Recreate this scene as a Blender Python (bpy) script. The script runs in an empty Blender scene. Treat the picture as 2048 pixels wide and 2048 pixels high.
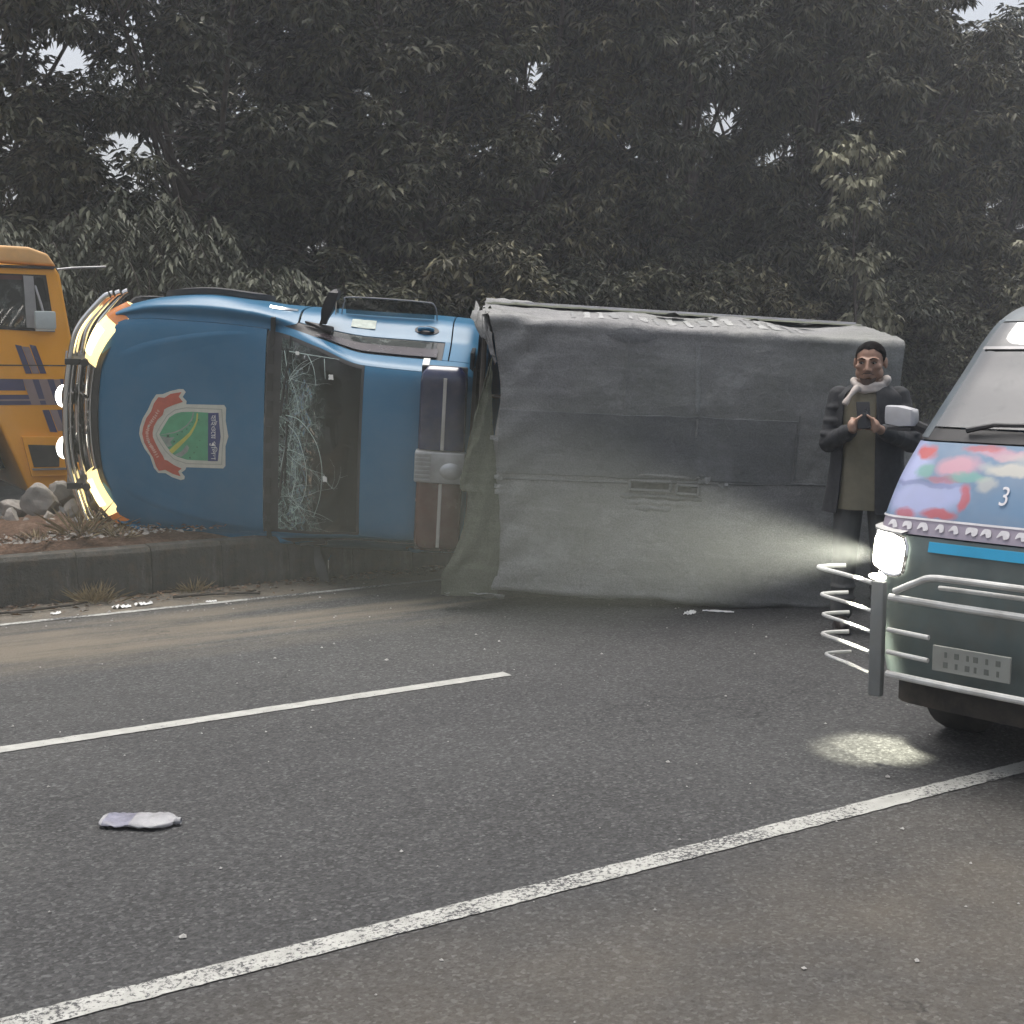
import bpy, bmesh, math, random
import numpy as np
from mathutils import Vector, Matrix, noise, Euler

rad = math.radians
SC = bpy.context.scene
COL = SC.collection

# ------------------------------------------------------------------ camera
cam_d = bpy.data.cameras.new('camera')
cam_d.sensor_width = 36.0
cam_d.lens = 45.7
cam_d.clip_start = 0.05
cam_d.clip_end = 1000.0
cam = bpy.data.objects.new('camera', cam_d)
COL.objects.link(cam)
cam.location = (0, 0, 1.65)
cam.rotation_euler = (rad(90 - 6.995), 0, 0)
SC.camera = cam

# ------------------------------------------------------------------ sky, sun, exposure
SUN_EL, SUN_AZ = 78.0, -20.0          # azimuth clockwise from +Y: nearly overhead, behind a thick veil of cloud
world = bpy.data.worlds.new('World')
SC.world = world
world.use_nodes = True
wn = world.node_tree
wn.nodes.clear()
sky = wn.nodes.new('ShaderNodeTexSky')
sky.sky_type = 'NISHITA'
sky.sun_disc = False
sky.sun_elevation = rad(SUN_EL)
sky.sun_rotation = rad(SUN_AZ)
sky.air_density = 1.0
sky.dust_density = 6.0
sky.ozone_density = 1.0
hsv = wn.nodes.new('ShaderNodeHueSaturation')   # an overcast dusk sky: nearly grey
hsv.inputs['Saturation'].default_value = 0.42
bg = wn.nodes.new('ShaderNodeBackground')
bg.inputs['Strength'].default_value = 0.15
wo = wn.nodes.new('ShaderNodeOutputWorld')
wn.links.new(sky.outputs[0], hsv.inputs['Color'])
wn.links.new(hsv.outputs[0], bg.inputs['Color'])
wn.links.new(bg.outputs[0], wo.inputs['Surface'])

sun_d = bpy.data.lights.new('sun', 'SUN')
sun_d.energy = 1.5
sun_d.angle = rad(40)
sun_d.color = (1.0, 0.96, 0.9)
sun = bpy.data.objects.new('sun', sun_d)
COL.objects.link(sun)
_sd = Vector((math.sin(rad(SUN_AZ)) * math.cos(rad(SUN_EL)), math.cos(rad(SUN_AZ)) * math.cos(rad(SUN_EL)), math.sin(rad(SUN_EL))))
sun.rotation_euler = (-_sd).to_track_quat('-Z', 'Y').to_euler()

SC.view_settings.view_transform = 'Standard'
SC.view_settings.look = 'None'
SC.view_settings.exposure = 0.42
SC.view_settings.gamma = 1.0
SC.view_settings.use_curve_mapping = False
SC.render.engine = 'CYCLES'
SC.cycles.use_denoising = True
SC.cycles.max_bounces = 8
SC.cycles.diffuse_bounces = 3
SC.cycles.glossy_bounces = 4
SC.cycles.transmission_bounces = 6
SC.cycles.transparent_max_bounces = 12
SC.cycles.volume_bounces = 1
SC.cycles.caustics_reflective = False
SC.cycles.caustics_refractive = False
SC.cycles.sample_clamp_indirect = 4.0

# ------------------------------------------------------------------ helpers
def link(name, me, m=None, parent=None, smooth=False):
    o = bpy.data.objects.new(name, me)
    COL.objects.link(o)
    if m is not None:
        for mm in (m if isinstance(m, (list, tuple)) else [m]):
            me.materials.append(mm)
    if parent is not None:
        o.parent = parent
    if smooth:
        me.polygons.foreach_set('use_smooth', [True] * len(me.polygons))
    return o


def tag(o, label=None, cat=None, group=None, kind=None):
    if label: o['label'] = label
    if cat: o['category'] = cat
    if group: o['group'] = group
    if kind: o['kind'] = kind
    return o


def empty(name, loc=(0, 0, 0), rz=0.0):
    o = bpy.data.objects.new(name, None)
    COL.objects.link(o)
    o.location = loc
    o.rotation_euler = (0, 0, rz)
    o.empty_display_size = 0.2
    return o


class MB:
    """collects shapes and links them as one mesh object"""
    def __init__(s):
        s.v, s.f = [], []

    def add(s, vs, fs):
        k = len(s.v)
        s.v += [tuple(v) for v in vs]
        s.f += [tuple(i + k for i in f) for f in fs]
        return s

    def grid(s, P, closed_u=False, closed_v=False):
        nu, nv = len(P), len(P[0])
        vs = [p for row in P for p in row]
        fs = []
        for i in range(nu if closed_u else nu - 1):
            for j in range(nv if closed_v else nv - 1):
                a, b = i * nv + j, i * nv + (j + 1) % nv
                c, d = ((i + 1) % nu) * nv + (j + 1) % nv, ((i + 1) % nu) * nv + j
                fs.append((a, b, c, d))
        return s.add(vs, fs)

    def box(s, c, h, rot=None):
        vs = []
        for sx in (-1, 1):
            for sy in (-1, 1):
                for sz in (-1, 1):
                    v = Vector((sx * h[0], sy * h[1], sz * h[2]))
                    if rot is not None: v = rot @ v
                    vs.append(v + Vector(c))
        return s.add(vs, [(0, 1, 3, 2), (4, 6, 7, 5), (0, 4, 5, 1), (2, 3, 7, 6), (0, 2, 6, 4), (1, 5, 7, 3)])

    def tube(s, pts, r, seg=8, cap=True):
        pts = [Vector(p) for p in pts]
        n = len(pts)
        rr = r if isinstance(r, (list, tuple)) else [r] * n
        T = []
        for i in range(n):
            t = (pts[min(i + 1, n - 1)] - pts[max(i - 1, 0)])
            T.append(t.normalized() if t.length > 1e-9 else Vector((0, 0, 1)))
        a = Vector((0, 0, 1)) if abs(T[0].z) < 0.9 else Vector((1, 0, 0))
        N = (a - T[0] * a.dot(T[0])).normalized()
        P = []
        for i in range(n):
            N = (N - T[i] * N.dot(T[i])).normalized()
            B = T[i].cross(N)
            P.append([pts[i] + (N * math.cos(2 * math.pi * j / seg) + B * math.sin(2 * math.pi * j / seg)) * rr[i] for j in range(seg)])
        k = len(s.v)
        s.grid(P, closed_v=True)
        if cap:
            s.f.append(tuple(k + j for j in reversed(range(seg))))
            s.f.append(tuple(k + (n - 1) * seg + j for j in range(seg)))
        return s

    def lathe(s, prof, M=None, seg=20):
        """prof: (radius, height) pairs about local z; M places it"""
        M = M or Matrix.Identity(4)
        P = [[M @ Vector((r * math.cos(2 * math.pi * j / seg), r * math.sin(2 * math.pi * j / seg), z)) for j in range(seg)] for r, z in prof]
        return s.grid(P, closed_v=True)

    def ellipsoid(s, c, r, rot=None, nu=12, nv=16):
        P = []
        for i in range(nu + 1):
            th = math.pi * i / nu
            row = []
            for j in range(nv):
                ph = 2 * math.pi * j / nv
                v = Vector((r[0] * math.sin(th) * math.cos(ph), r[1] * math.sin(th) * math.sin(ph), r[2] * math.cos(th)))
                if rot is not None: v = rot @ v
                row.append(v + Vector(c))
            P.append(row)
        return s.grid(P, closed_v=True)

    def capsule(s, p0, p1, r0, r1, seg=12):
        p0, p1 = Vector(p0), Vector(p1)
        d = (p1 - p0).normalized()
        pts, rs = [], []
        for a in (-80, -50, -20):
            pts.append(p0 + d * (r0 * math.sin(rad(a)))); rs.append(r0 * math.cos(rad(a)))
        for a in (20, 50, 80):
            pts.append(p1 + d * (r1 * math.sin(rad(a)))); rs.append(r1 * math.cos(rad(a)))
        return s.tube(pts, rs, seg)

    def build(s, name, m=None, parent=None, smooth=False, bevel=0.0, bseg=2, solid=0.0, merge=False, sharp=35):
        me = bpy.data.meshes.new(name)
        me.from_pydata(s.v, [], s.f)
        if bevel or solid or merge:
            bm = bmesh.new(); bm.from_mesh(me)
            if merge: bmesh.ops.remove_doubles(bm, verts=bm.verts, dist=1e-5)
            if solid:
                bmesh.ops.recalc_face_normals(bm, faces=bm.faces)
                bmesh.ops.solidify(bm, geom=bm.faces[:], thickness=solid)
            if bevel:
                bmesh.ops.recalc_face_normals(bm, faces=bm.faces)
                es = [e for e in bm.edges if len(e.link_faces) == 2 and e.calc_face_angle(0) > rad(30)]
                bmesh.ops.bevel(bm, geom=es, offset=bevel, segments=bseg, affect='EDGES', profile=0.6)
            bm.to_mesh(me); bm.free()
        else:
            bm = bmesh.new(); bm.from_mesh(me)
            bmesh.ops.recalc_face_normals(bm, faces=bm.faces)
            bm.to_mesh(me); bm.free()
        o = link(name, me, m, parent, smooth)
        if smooth and sharp:
            try: me.set_sharp_from_angle(angle=rad(sharp))
            except Exception: pass
        return o


def poly_mesh(pts, z=0.0):
    """filled 2-D polygon (x, y) as bmesh"""
    bm = bmesh.new()
    vs = [bm.verts.new((p[0], p[1], z)) for p in pts]
    f = bm.faces.new(vs)
    bmesh.ops.triangulate(bm, faces=[f])
    return bm


def smooth_closed(pts, n=4):
    """Catmull-Rom through a closed outline"""
    out = []
    m = len(pts)
    for i in range(m):
        p0, p1, p2, p3 = (Vector(pts[(i + k) % m]) for k in (-1, 0, 1, 2))
        for j in range(n):
            t = j / n
            out.append(0.5 * ((2 * p1) + (p2 - p0) * t + (2 * p0 - 5 * p1 + 4 * p2 - p3) * t * t + (3 * p1 - p0 - 3 * p2 + p3) * t ** 3))
    return out


def smooth_open(pts, n=6):
    out = []
    m = len(pts)
    P = [Vector(p) for p in pts]
    for i in range(m - 1):
        p0, p1, p2, p3 = P[max(i - 1, 0)], P[i], P[i + 1], P[min(i + 2, m - 1)]
        for j in range(n):
            t = j / n
            out.append(0.5 * ((2 * p1) + (p2 - p0) * t + (2 * p0 - 5 * p1 + 4 * p2 - p3) * t * t + (3 * p1 - p0 - 3 * p2 + p3) * t ** 3))
    out.append(P[-1])
    return out


def crom(xs, ys, x):
    """smooth interpolation of table (xs ascending)"""
    if x <= xs[0]: return ys[0]
    if x >= xs[-1]: return ys[-1]
    i = max(k for k in range(len(xs) - 1) if xs[k] <= x)
    h = xs[i + 1] - xs[i]
    def sl(k):
        if k == 0 or k == len(xs) - 1:
            a, b = (0, 1) if k == 0 else (len(xs) - 2, len(xs) - 1)
            return (ys[b] - ys[a]) / (xs[b] - xs[a])
        a = (ys[k] - ys[k - 1]) / (xs[k] - xs[k - 1]); b = (ys[k + 1] - ys[k]) / (xs[k + 1] - xs[k])
        return 0 if a * b <= 0 else 2 * a * b / (a + b)
    t = (x - xs[i]) / h
    return ((2 * t ** 3 - 3 * t * t + 1) * ys[i] + (t ** 3 - 2 * t * t + t) * h * sl(i)
            + (-2 * t ** 3 + 3 * t * t) * ys[i + 1] + (t ** 3 - t * t) * h * sl(i + 1))


# ------------------------------------------------------------------ materials
MATS = {}


class NT:
    """small helper for node graphs"""
    def __init__(s, name):
        s.m = bpy.data.materials.new(name); s.m.use_nodes = True
        s.t = s.m.node_tree
        s.t.nodes.clear()
        s.out = s.n('ShaderNodeOutputMaterial')
        s.b = s.n('ShaderNodeBsdfPrincipled')
        s.l(s.b.outputs[0], s.out.inputs['Surface'])
        s.tc = s.n('ShaderNodeTexCoord')
    def n(s, t, **kw):
        x = s.t.nodes.new(t)
        for k, v in kw.items(): setattr(x, k, v)
        return x
    def l(s, a, b): s.t.links.new(a, b)
    def map(s, scale=(1, 1, 1), rot=(0, 0, 0), loc=(0, 0, 0), src='Object'):
        x = s.n('ShaderNodeMapping')
        x.inputs['Scale'].default_value = scale; x.inputs['Rotation'].default_value = rot; x.inputs['Location'].default_value = loc
        s.l(s.tc.outputs[src], x.inputs['Vector'])
        return x.outputs[0]
    def noise(s, scale, detail=4, rough=0.55, vec=None, dist=0.0):
        x = s.n('ShaderNodeTexNoise')
        x.inputs['Scale'].default_value = scale; x.inputs['Detail'].default_value = detail
        x.inputs['Roughness'].default_value = rough; x.inputs['Distortion'].default_value = dist
        s.l(vec if vec is not None else s.tc.outputs['Object'], x.inputs['Vector'])
        return x.outputs['Fac']
    def voro(s, scale, feature='F1', vec=None, out='Distance', rand=1.0):
        x = s.n('ShaderNodeTexVoronoi', feature=feature)
        x.inputs['Scale'].default_value = scale
        x.inputs['Randomness'].default_value = rand
        s.l(vec if vec is not None else s.tc.outputs['Object'], x.inputs['Vector'])
        return x.outputs[out]
    def ramp(s, fac, stops):
        x = s.n('ShaderNodeValToRGB')
        cr = x.color_ramp
        while len(cr.elements) < len(stops): cr.elements.new(0.5)
        for e, (p, c) in zip(cr.elements, stops):
            e.position = p
            e.color = (c, c, c, 1) if isinstance(c, (int, float)) else (*c, 1)
        s.l(fac, x.inputs[0])
        return x.outputs['Color']
    def mix(s, fac, a, b, mode='MIX'):
        x = s.n('ShaderNodeMix', data_type='RGBA', blend_type=mode)
        for sock, v in ((x.inputs[0], fac), (x.inputs[6], a), (x.inputs[7], b)):
            if isinstance(v, (int, float)): sock.default_value = v
            elif isinstance(v, (tuple, list)): sock.default_value = (*v, 1)
            else: s.l(v, sock)
        return x.outputs[2]
    def math(s, op, a, b=0.0):
        x = s.n('ShaderNodeMath', operation=op)
        for sock, v in ((x.inputs[0], a), (x.inputs[1], b)):
            if isinstance(v, (int, float)): sock.default_value = v
            else: s.l(v, sock)
        return x.outputs[0]
    def bump(s, h, strength=0.3, dist=0.01):
        x = s.n('ShaderNodeBump')
        x.inputs['Strength'].default_value = strength; x.inputs['Distance'].default_value = dist
        s.l(h, x.inputs['Height'])
        s.l(x.outputs[0], s.b.inputs['Normal'])
        return x
    def set(s, **kw):
        for k, v in kw.items():
            k = {'color': 'Base Color', 'rough': 'Roughness', 'metal': 'Metallic', 'spec': 'Specular IOR Level', 'coat': 'Coat Weight',
                 'ecol': 'Emission Color', 'estr': 'Emission Strength', 'alpha': 'Alpha', 'trans': 'Transmission Weight', 'ior': 'IOR'}.get(k, k)
            if isinstance(v, (int, float)): s.b.inputs[k].default_value = v
            elif isinstance(v, (tuple, list)): s.b.inputs[k].default_value = (*v, 1)
            else: s.l(v, s.b.inputs[k])
        return s


def mat(name, col, rough=0.5, metal=0.0, var=0.12, vs=6.0, bump=0.0, bs=60.0, spec=0.5, coat=0.0, dust=0.0, dcol=(0.2, 0.17, 0.13), dsc=7.0, ecol=None, estr=0.0):
    """plain painted / cast / woven surface with colour variation, optional dust and relief"""
    if name in MATS: return MATS[name]
    g = NT(name)
    f = g.noise(vs, 5)
    lo = tuple(c * (1 - var) for c in col); hi = tuple(min(1, c * (1 + var)) for c in col)
    c = g.ramp(f, [(0.3, lo), (0.7, hi)])
    if dust:
        d = g.ramp(g.noise(dsc, 8, 0.65), [(0.42, 0.0), (0.75, dust)])
        c = g.mix(d, c, dcol)
        r = g.mix(d, (rough,) * 3, (0.85,) * 3)
        g.set(rough=r)
    else:
        r = g.ramp(g.noise(vs * 3, 4), [(0.3, rough * 0.85), (0.7, min(1, rough * 1.15))])
        g.set(rough=r)
    g.set(color=c, metal=metal, spec=spec, coat=coat)
    if coat: g.b.inputs['Coat Roughness'].default_value = 0.06
    if bump: g.bump(g.noise(bs, 6), bump, 0.004)
    if ecol: g.set(ecol=ecol, estr=estr)
    MATS[name] = g.m
    return g.m


def m_asphalt():
    g = NT('asphalt')
    big = g.noise(0.5, 4)
    base = g.ramp(big, [(0.3, (0.047, 0.0472, 0.0475)), (0.7, (0.065, 0.065, 0.0645))])
    chip = g.voro(90, 'F1', out='Color')
    sep = g.n('ShaderNodeSeparateColor'); g.l(chip, sep.inputs[0])
    cr = g.ramp(sep.outputs[0], [(0.0, 0.48), (0.5, 0.94), (0.85, 1.38), (1.0, 2.4)])
    base = g.mix(0.75, base, cr, 'MULTIPLY')
    cr2 = g.ramp(g.noise(38, 5, 0.7), [(0.3, 0.62), (0.7, 1.38)])
    base = g.mix(0.8, base, cr2, 'MULTIPLY')
    # pale worn grit
    grit = g.ramp(g.noise(24, 8, 0.75), [(0.60, 0.0), (0.76, 0.4)])
    base = g.mix(grit, base, (0.135, 0.132, 0.124))
    # wheel tracks along the road: smoother and darker
    sx = g.n('ShaderNodeSeparateXYZ'); g.l(g.tc.outputs['Object'], sx.inputs[0])
    st = g.map((0.25, 1.6, 1))
    # tan dust by the kerb and in long smears; a tan band along the near shoulder
    nn = g.noise(1.3, 8, 0.62, vec=st)
    def band(a, b, w):
        up = g.n('ShaderNodeMapRange'); up.inputs[1].default_value = a - w; up.inputs[2].default_value = a
        dn = g.n('ShaderNodeMapRange'); dn.inputs[1].default_value = b + w; dn.inputs[2].default_value = b
        g.l(sx.outputs[1], up.inputs[0]); g.l(sx.outputs[1], dn.inputs[0])
        return g.math('MULTIPLY', up.outputs[0], dn.outputs[0])
    smear = g.math('MULTIPLY', band(7.25, 7.9, 0.5), g.ramp(nn, [(0.44, 0.0), (0.58, 1.0)]))
    edge = g.math('MULTIPLY', band(8.32, 9.2, 0.14), g.ramp(g.noise(4, 8, 0.65), [(0.25, 0.15), (0.6, 1.0)]))
    shoulder = g.math('MULTIPLY', band(-9, 2.6, 0.7), g.ramp(g.noise(1.0, 7, 0.6), [(0.3, 0.1), (0.7, 0.75)]))
    fac = g.math('MAXIMUM', g.math('MULTIPLY', smear, 0.75), g.math('MAXIMUM', g.math('MULTIPLY', edge, 0.8), g.math('MULTIPLY', shoulder, 0.62)))
    base = g.mix(fac, base, (0.190, 0.160, 0.118))
    # hairline cracks
    wv = g.n('ShaderNodeVectorMath', operation='ADD')
    nz = g.n('ShaderNodeTexNoise'); nz.inputs['Scale'].default_value = 3.0; nz.inputs['Detail'].default_value = 6
    g.l(g.tc.outputs['Object'], nz.inputs['Vector'])
    sc = g.n('ShaderNodeVectorMath', operation='SCALE'); sc.inputs[3].default_value = 0.55
    g.l(nz.outputs['Color'], sc.inputs[0]); g.l(sc.outputs[0], wv.inputs[0]); g.l(g.tc.outputs['Object'], wv.inputs[1])
    ck = g.voro(0.8, 'DISTANCE_TO_EDGE', vec=wv.outputs[0])
    ckf = g.ramp(ck, [(0.0, 1.0), (0.008, 0.0)])
    ckm = g.ramp(g.noise(0.9, 3), [(0.50, 0.0), (0.60, 0.7)])
    base = g.mix(g.math('MULTIPLY', ckf, ckm), base, (0.012, 0.012, 0.012))
    rgh = g.ramp(g.noise(1.2, 5), [(0.3, 0.62), (0.7, 0.86)])
    g.set(color=base, rough=rgh, spec=0.4)
    h = g.math('ADD', g.math('MULTIPLY', g.noise(95, 5, 0.7), 1.0), g.math('MULTIPLY', g.voro(85), 0.7))
    g.bump(h, 0.85, 0.008)
    return g.m


def m_paintline(name, wear):
    g = NT(name)
    c = g.ramp(g.noise(14, 6), [(0.3, (0.33, 0.33, 0.305)), (0.7, (0.46, 0.46, 0.43))])
    w = g.noise(60, 8, 0.78)
    w2 = g.noise(3.2, 4)
    ww = g.math('ADD', g.math('MULTIPLY', w, 0.72), g.math('MULTIPLY', w2, 0.28))
    f = g.ramp(ww, [(wear - 0.02, 1.0), (wear + 0.02, 0.0)])
    c = g.mix(f, c, (0.06, 0.06, 0.062))
    g.set(color=c, rough=0.75, spec=0.3)
    g.bump(g.noise(90, 5, 0.7), 0.5, 0.005)
    return g.m


def m_soil():
    g = NT('median_soil')
    c = g.ramp(g.noise(5, 8, 0.65), [(0.25, (0.06, 0.036, 0.025)), (0.55, (0.13, 0.080, 0.055)), (0.8, (0.22, 0.16, 0.12))])
    sp = g.ramp(g.noise(40, 6, 0.7), [(0.35, 0.55), (0.7, 1.35)])
    c = g.mix(0.8, c, sp, 'MULTIPLY')
    g.set(color=c, rough=0.95, spec=0.15)
    g.bump(g.noise(30, 8, 0.7), 0.9, 0.03)
    return g.m


def m_concrete():
    g = NT('kerb_concrete')
    c = g.ramp(g.noise(3.5, 8, 0.62), [(0.25, (0.045, 0.043, 0.039)), (0.6, (0.085, 0.081, 0.073)), (0.85, (0.15, 0.143, 0.128))])
    st = g.map((9, 9, 0.8))
    c = g.mix(g.ramp(g.noise(2.0, 6, 0.6, vec=st), [(0.42, 0.0), (0.70, 0.65)]), c, (0.030, 0.028, 0.024))
    c = g.mix(g.ramp(g.noise(1.7, 7, 0.7, vec=g.map((7, 7, 0.6), loc=(3, 1, 0))), [(0.60, 0.0), (0.72, 0.7)]), c, (0.24, 0.225, 0.20))
    c = g.mix(g.ramp(g.noise(9, 9, 0.75), [(0.48, 0.0), (0.66, 0.6)]), c, (0.10, 0.078, 0.056))
    oi = g.n('ShaderNodeObjectInfo')
    c = g.mix(0.5, c, g.ramp(oi.outputs['Random'], [(0, 0.75), (1, 1.3)]), 'MULTIPLY')
    g.set(color=c, rough=0.9, spec=0.25)
    g.bump(g.math('ADD', g.noise(14, 9, 0.7), g.math('MULTIPLY', g.noise(70, 5), .3)), 0.9, 0.025)
    return g.m


def m_leaf(name, lo, mid, hi, rough=0.5):
    g = NT(name)
    ge = g.n('ShaderNodeNewGeometry')
    f = g.math('ADD', g.math('MULTIPLY', ge.outputs['Random Per Island'], .62), g.math('MULTIPLY', g.math('SUBTRACT', g.noise(1.3, 3, .6), .28), .95))  # clump-scale noise puts lit clusters and dark voids into the leaf colour
    c = g.ramp(f, [(0.08, lo), (0.50, mid), (0.95, hi)])
    g.set(color=c, rough=rough, spec=0.30)
    return g.m


def m_glass(name, tint=(0.30, 0.34, 0.33), frost=0.0, rough=0.02, refl=0.0):
    """car glass: tinted see-through with a surface reflection, a pale matte film in patches"""
    g = NT(name)
    tr = g.n('ShaderNodeBsdfTransparent'); tr.inputs['Color'].default_value = (*tint, 1)
    gl = g.n('ShaderNodeBsdfGlossy'); gl.inputs['Roughness'].default_value = rough
    fr = g.n('ShaderNodeFresnel'); fr.inputs['IOR'].default_value = 1.5
    mx = g.n('ShaderNodeMixShader')
    g.l(g.math('ADD', fr.outputs[0], refl), mx.inputs[0]); g.l(tr.outputs[0], mx.inputs[1]); g.l(gl.outputs[0], mx.inputs[2])
    df = g.n('ShaderNodeBsdfDiffuse'); df.inputs['Color'].default_value = (0.30, 0.33, 0.31, 1)
    d = g.ramp(g.noise(9, 7, 0.65), [(0.50, 0.02 + frost * 0.15), (0.72, 0.10 + frost)])
    m2 = g.n('ShaderNodeMixShader')
    g.l(d, m2.inputs[0]); g.l(mx.outputs[0], m2.inputs[1]); g.l(df.outputs[0], m2.inputs[2])
    g.l(m2.outputs[0], g.out.inputs['Surface'])
    return g.m


def m_canvas(name, a, b, sp=0.5):
    g = NT(name)
    c = g.ramp(g.noise(2.2, 7, 0.6), [(0.25, a), (0.75, b)])
    st = g.map((1.0, 6.0, 1.0))
    c = g.mix(g.ramp(g.noise(3.0, 6, 0.6, vec=st), [(0.48, 0.0), (0.75, 0.35)]), c, tuple(x * 1.5 for x in b))
    c = g.mix(0.75, c, g.ramp(g.noise(110, 4, 0.7), [(0.3, 0.62), (0.7, 1.38)]), 'MULTIPLY')
    c = g.mix(g.ramp(g.noise(1.1, 5, 0.6, vec=g.map(loc=(4, 2, 9))), [(0.4, 0.0), (0.65, 0.5)]), c, tuple(x * k for x, k in zip(a, (.92, .97, .82))))
    c = g.mix(g.ramp(g.noise(2.4, 9, 0.72, vec=g.map(loc=(7, 1, 3))), [(0.56, 0.0), (0.74, 0.5)]), c, tuple(x * 1.55 for x in b))
    g.set(color=c, rough=0.88, spec=0.2)
    w = g.noise(14, 6, 0.6, dist=0.6)
    g.bump(g.math('ADD', w, g.math('MULTIPLY', g.noise(170, 3), 0.2)), sp, 0.02)
    return g.m
# ------------------------------------------------------------------ the setting
ROAD_A = rad(31.5)
DV = Vector((math.cos(ROAD_A), math.sin(ROAD_A), 0))
NV = Vector((-math.sin(ROAD_A), math.cos(ROAD_A), 0))


def SN(s, n, z=0.0):
    return DV * s + NV * n + Vector((0, 0, z))


def sheet(name, s0, s1, n0, n1, z, m, kind='structure'):
    b = MB(); b.add([(s0, n0, 0), (s1, n0, 0), (s1, n1, 0), (s0, n1, 0)], [(0, 1, 2, 3)])
    o = b.build(name, m); o.rotation_euler = (0, 0, ROAD_A); o.location = (0, 0, z)
    return tag(o, kind=kind)


M_ASPH = m_asphalt()
M_SOIL = m_soil()
M_CONC = m_concrete()
M_VERGE = mat('verge_earth', (0.06, 0.05, 0.038), 0.95, var=0.4, vs=1.5, bump=0.8, bs=12)

sheet('ground', -110, 110, -110, 110, -0.03, M_VERGE)
sheet('road', -60, 90, -9.5, 8.80, 0.0, M_ASPH)
sheet('far_road', -60, 90, 11.0, 17.0, 0.0, M_ASPH)

rng = random.Random(7)


def road_line(name, s0, s1, n, w, m, jag=0.0028):
    b = MB(); P = []
    k = max(2, int((s1 - s0) / 0.03))
    for i in range(k + 1):
        s = s0 + (s1 - s0) * i / k
        P.append([(s, n - w / 2 + rng.uniform(-jag, jag), 0), (s, n + w / 2 + rng.uniform(-jag, jag), 0)])
    b.grid(P)
    o = b.build(name, m); o.rotation_euler = (0, 0, ROAD_A); o.location = (0, 0, 0.004)
    return tag(o, kind='structure')


M_L1 = m_paintline('road_paint', 0.475)
M_L2 = m_paintline('road_paint_fresh', 0.42)
M_L3 = m_paintline('road_paint_old', 0.485)
road_line('lane_line', -12, 28, 3.23, 0.092, M_L1)
road_line('lane_dash', -2.6, 3.41, 5.61, 0.086, M_L2)
road_line('lane_dash', 9.4, 15.4, 5.61, 0.086, M_L2)
road_line('edge_line', -20, 30, 8.26, 0.060, M_L3, 0.005)

# kerb of cast blocks, a child each
kerb = tag(empty('kerb'), kind='structure')
kerb.rotation_euler = (0, 0, ROAD_A)


def kerb_block_mesh():
    b = MB()
    # battered face: cross-section in (n, z)
    prof = [(0.0, -0.10), (0.0, 0.05), (0.02, 0.295), (0.045, 0.325), (0.16, 0.33), (0.17, 0.32), (0.17, -0.10)]
    L = 0.4965
    P = [[(x, n, z) for n, z in prof] for x in (0, L)]
    b.grid(P)
    b.f.append(tuple(range(len(prof) - 1, -1, -1))); b.f.append(tuple(range(len(prof), 2 * len(prof))))
    return b


kb0 = kerb_block_mesh().build('kerb_block', M_CONC, kerb, bevel=0.006)
for i in range(64):
    o = kb0 if i == 0 else kb0.copy()
    if i: COL.objects.link(o)
    o.parent = kerb
    o.location = (-3.0 + i * 0.5 + rng.uniform(-.001, .001), 8.80 + rng.uniform(-.005, .005), rng.uniform(-.006, .004))
    o.rotation_euler = (rng.uniform(-.012, .012), 0, rng.uniform(-.006, .006))
kb1 = kb0.copy(); COL.objects.link(kb1); kb1.parent = kerb
far_kerb = tag(empty('kerb'), kind='structure'); far_kerb.rotation_euler = (0, 0, ROAD_A)
kb1.parent = far_kerb; kb1.location = (-3, 10.82, -0.05)
for i in range(1, 44):
    o = kb1.copy(); COL.objects.link(o); o.parent = far_kerb
    o.location = (-3 + i * 0.5, 10.82 + rng.uniform(-.006, .006), -0.05 + rng.uniform(-.01, .006))

# heaped soil of the median
b = MB(); P = []
for i in range(241):
    s = -4 + i * 0.13
    row = []
    for j in range(25):
        n = 8.955 + j * (10.83 - 8.955) / 24
        e = min(j, 24 - j) / 24
        h = 0.285 + 0.12 * min(1, e * 4) + (noise.noise(Vector((s * 1.1, n * 1.1, 0))) * 0.07 + noise.noise(Vector((s * 4, n * 4, 3))) * 0.035 + noise.noise(Vector((s * 11, n * 11, 3))) * 0.014) * min(1, e * 8)
        h += .06 * math.exp(-((s - 2.05) / .42) ** 2 - ((n - 9.85) / .38) ** 2) * min(1, e * 8)
        row.append((s, n, h))
    P.append(row)
b.grid(P)
o = b.build('median_soil', M_SOIL, smooth=True); o.rotation_euler = (0, 0, ROAD_A); tag(o, kind='structure')


# ------------------------------------------------------------------ rocks on the median
M_ROCK = mat('broken_rock', (0.24, 0.225, 0.205), 0.9, var=0.35, vs=7, bump=0.7, bs=26, dust=0.5, dcol=(0.16, 0.11, 0.08))
M_ROCKD = mat('dark_rock', (0.10, 0.07, 0.055), 0.9, var=0.35, vs=7, bump=0.7, bs=26)


def rock_mesh(seed, r):
    bm = bmesh.new()
    bmesh.ops.create_icosphere(bm, subdivisions=4, radius=1.0)
    rr = random.Random(seed)
    planes = [(Vector((rr.uniform(-1, 1), rr.uniform(-1, 1), rr.uniform(-1, 1))).normalized(), rr.uniform(.5, .8)) for _ in range(13)]
    for v in bm.verts:
        for n, d in planes:
            k = v.co.dot(n)
            if k > d: v.co -= n * (k - d)
        v.co += v.co * 0.10 * noise.noise(v.co * 3 + Vector((seed, 0, 0)))
    bmesh.ops.scale(bm, vec=(r * rr.uniform(.9, 1.4), r * rr.uniform(.7, 1.1), r * rr.uniform(.65, .95)), verts=bm.verts)
    me = bpy.data.meshes.new('rock'); bm.to_mesh(me); bm.free()
    return me


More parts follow.
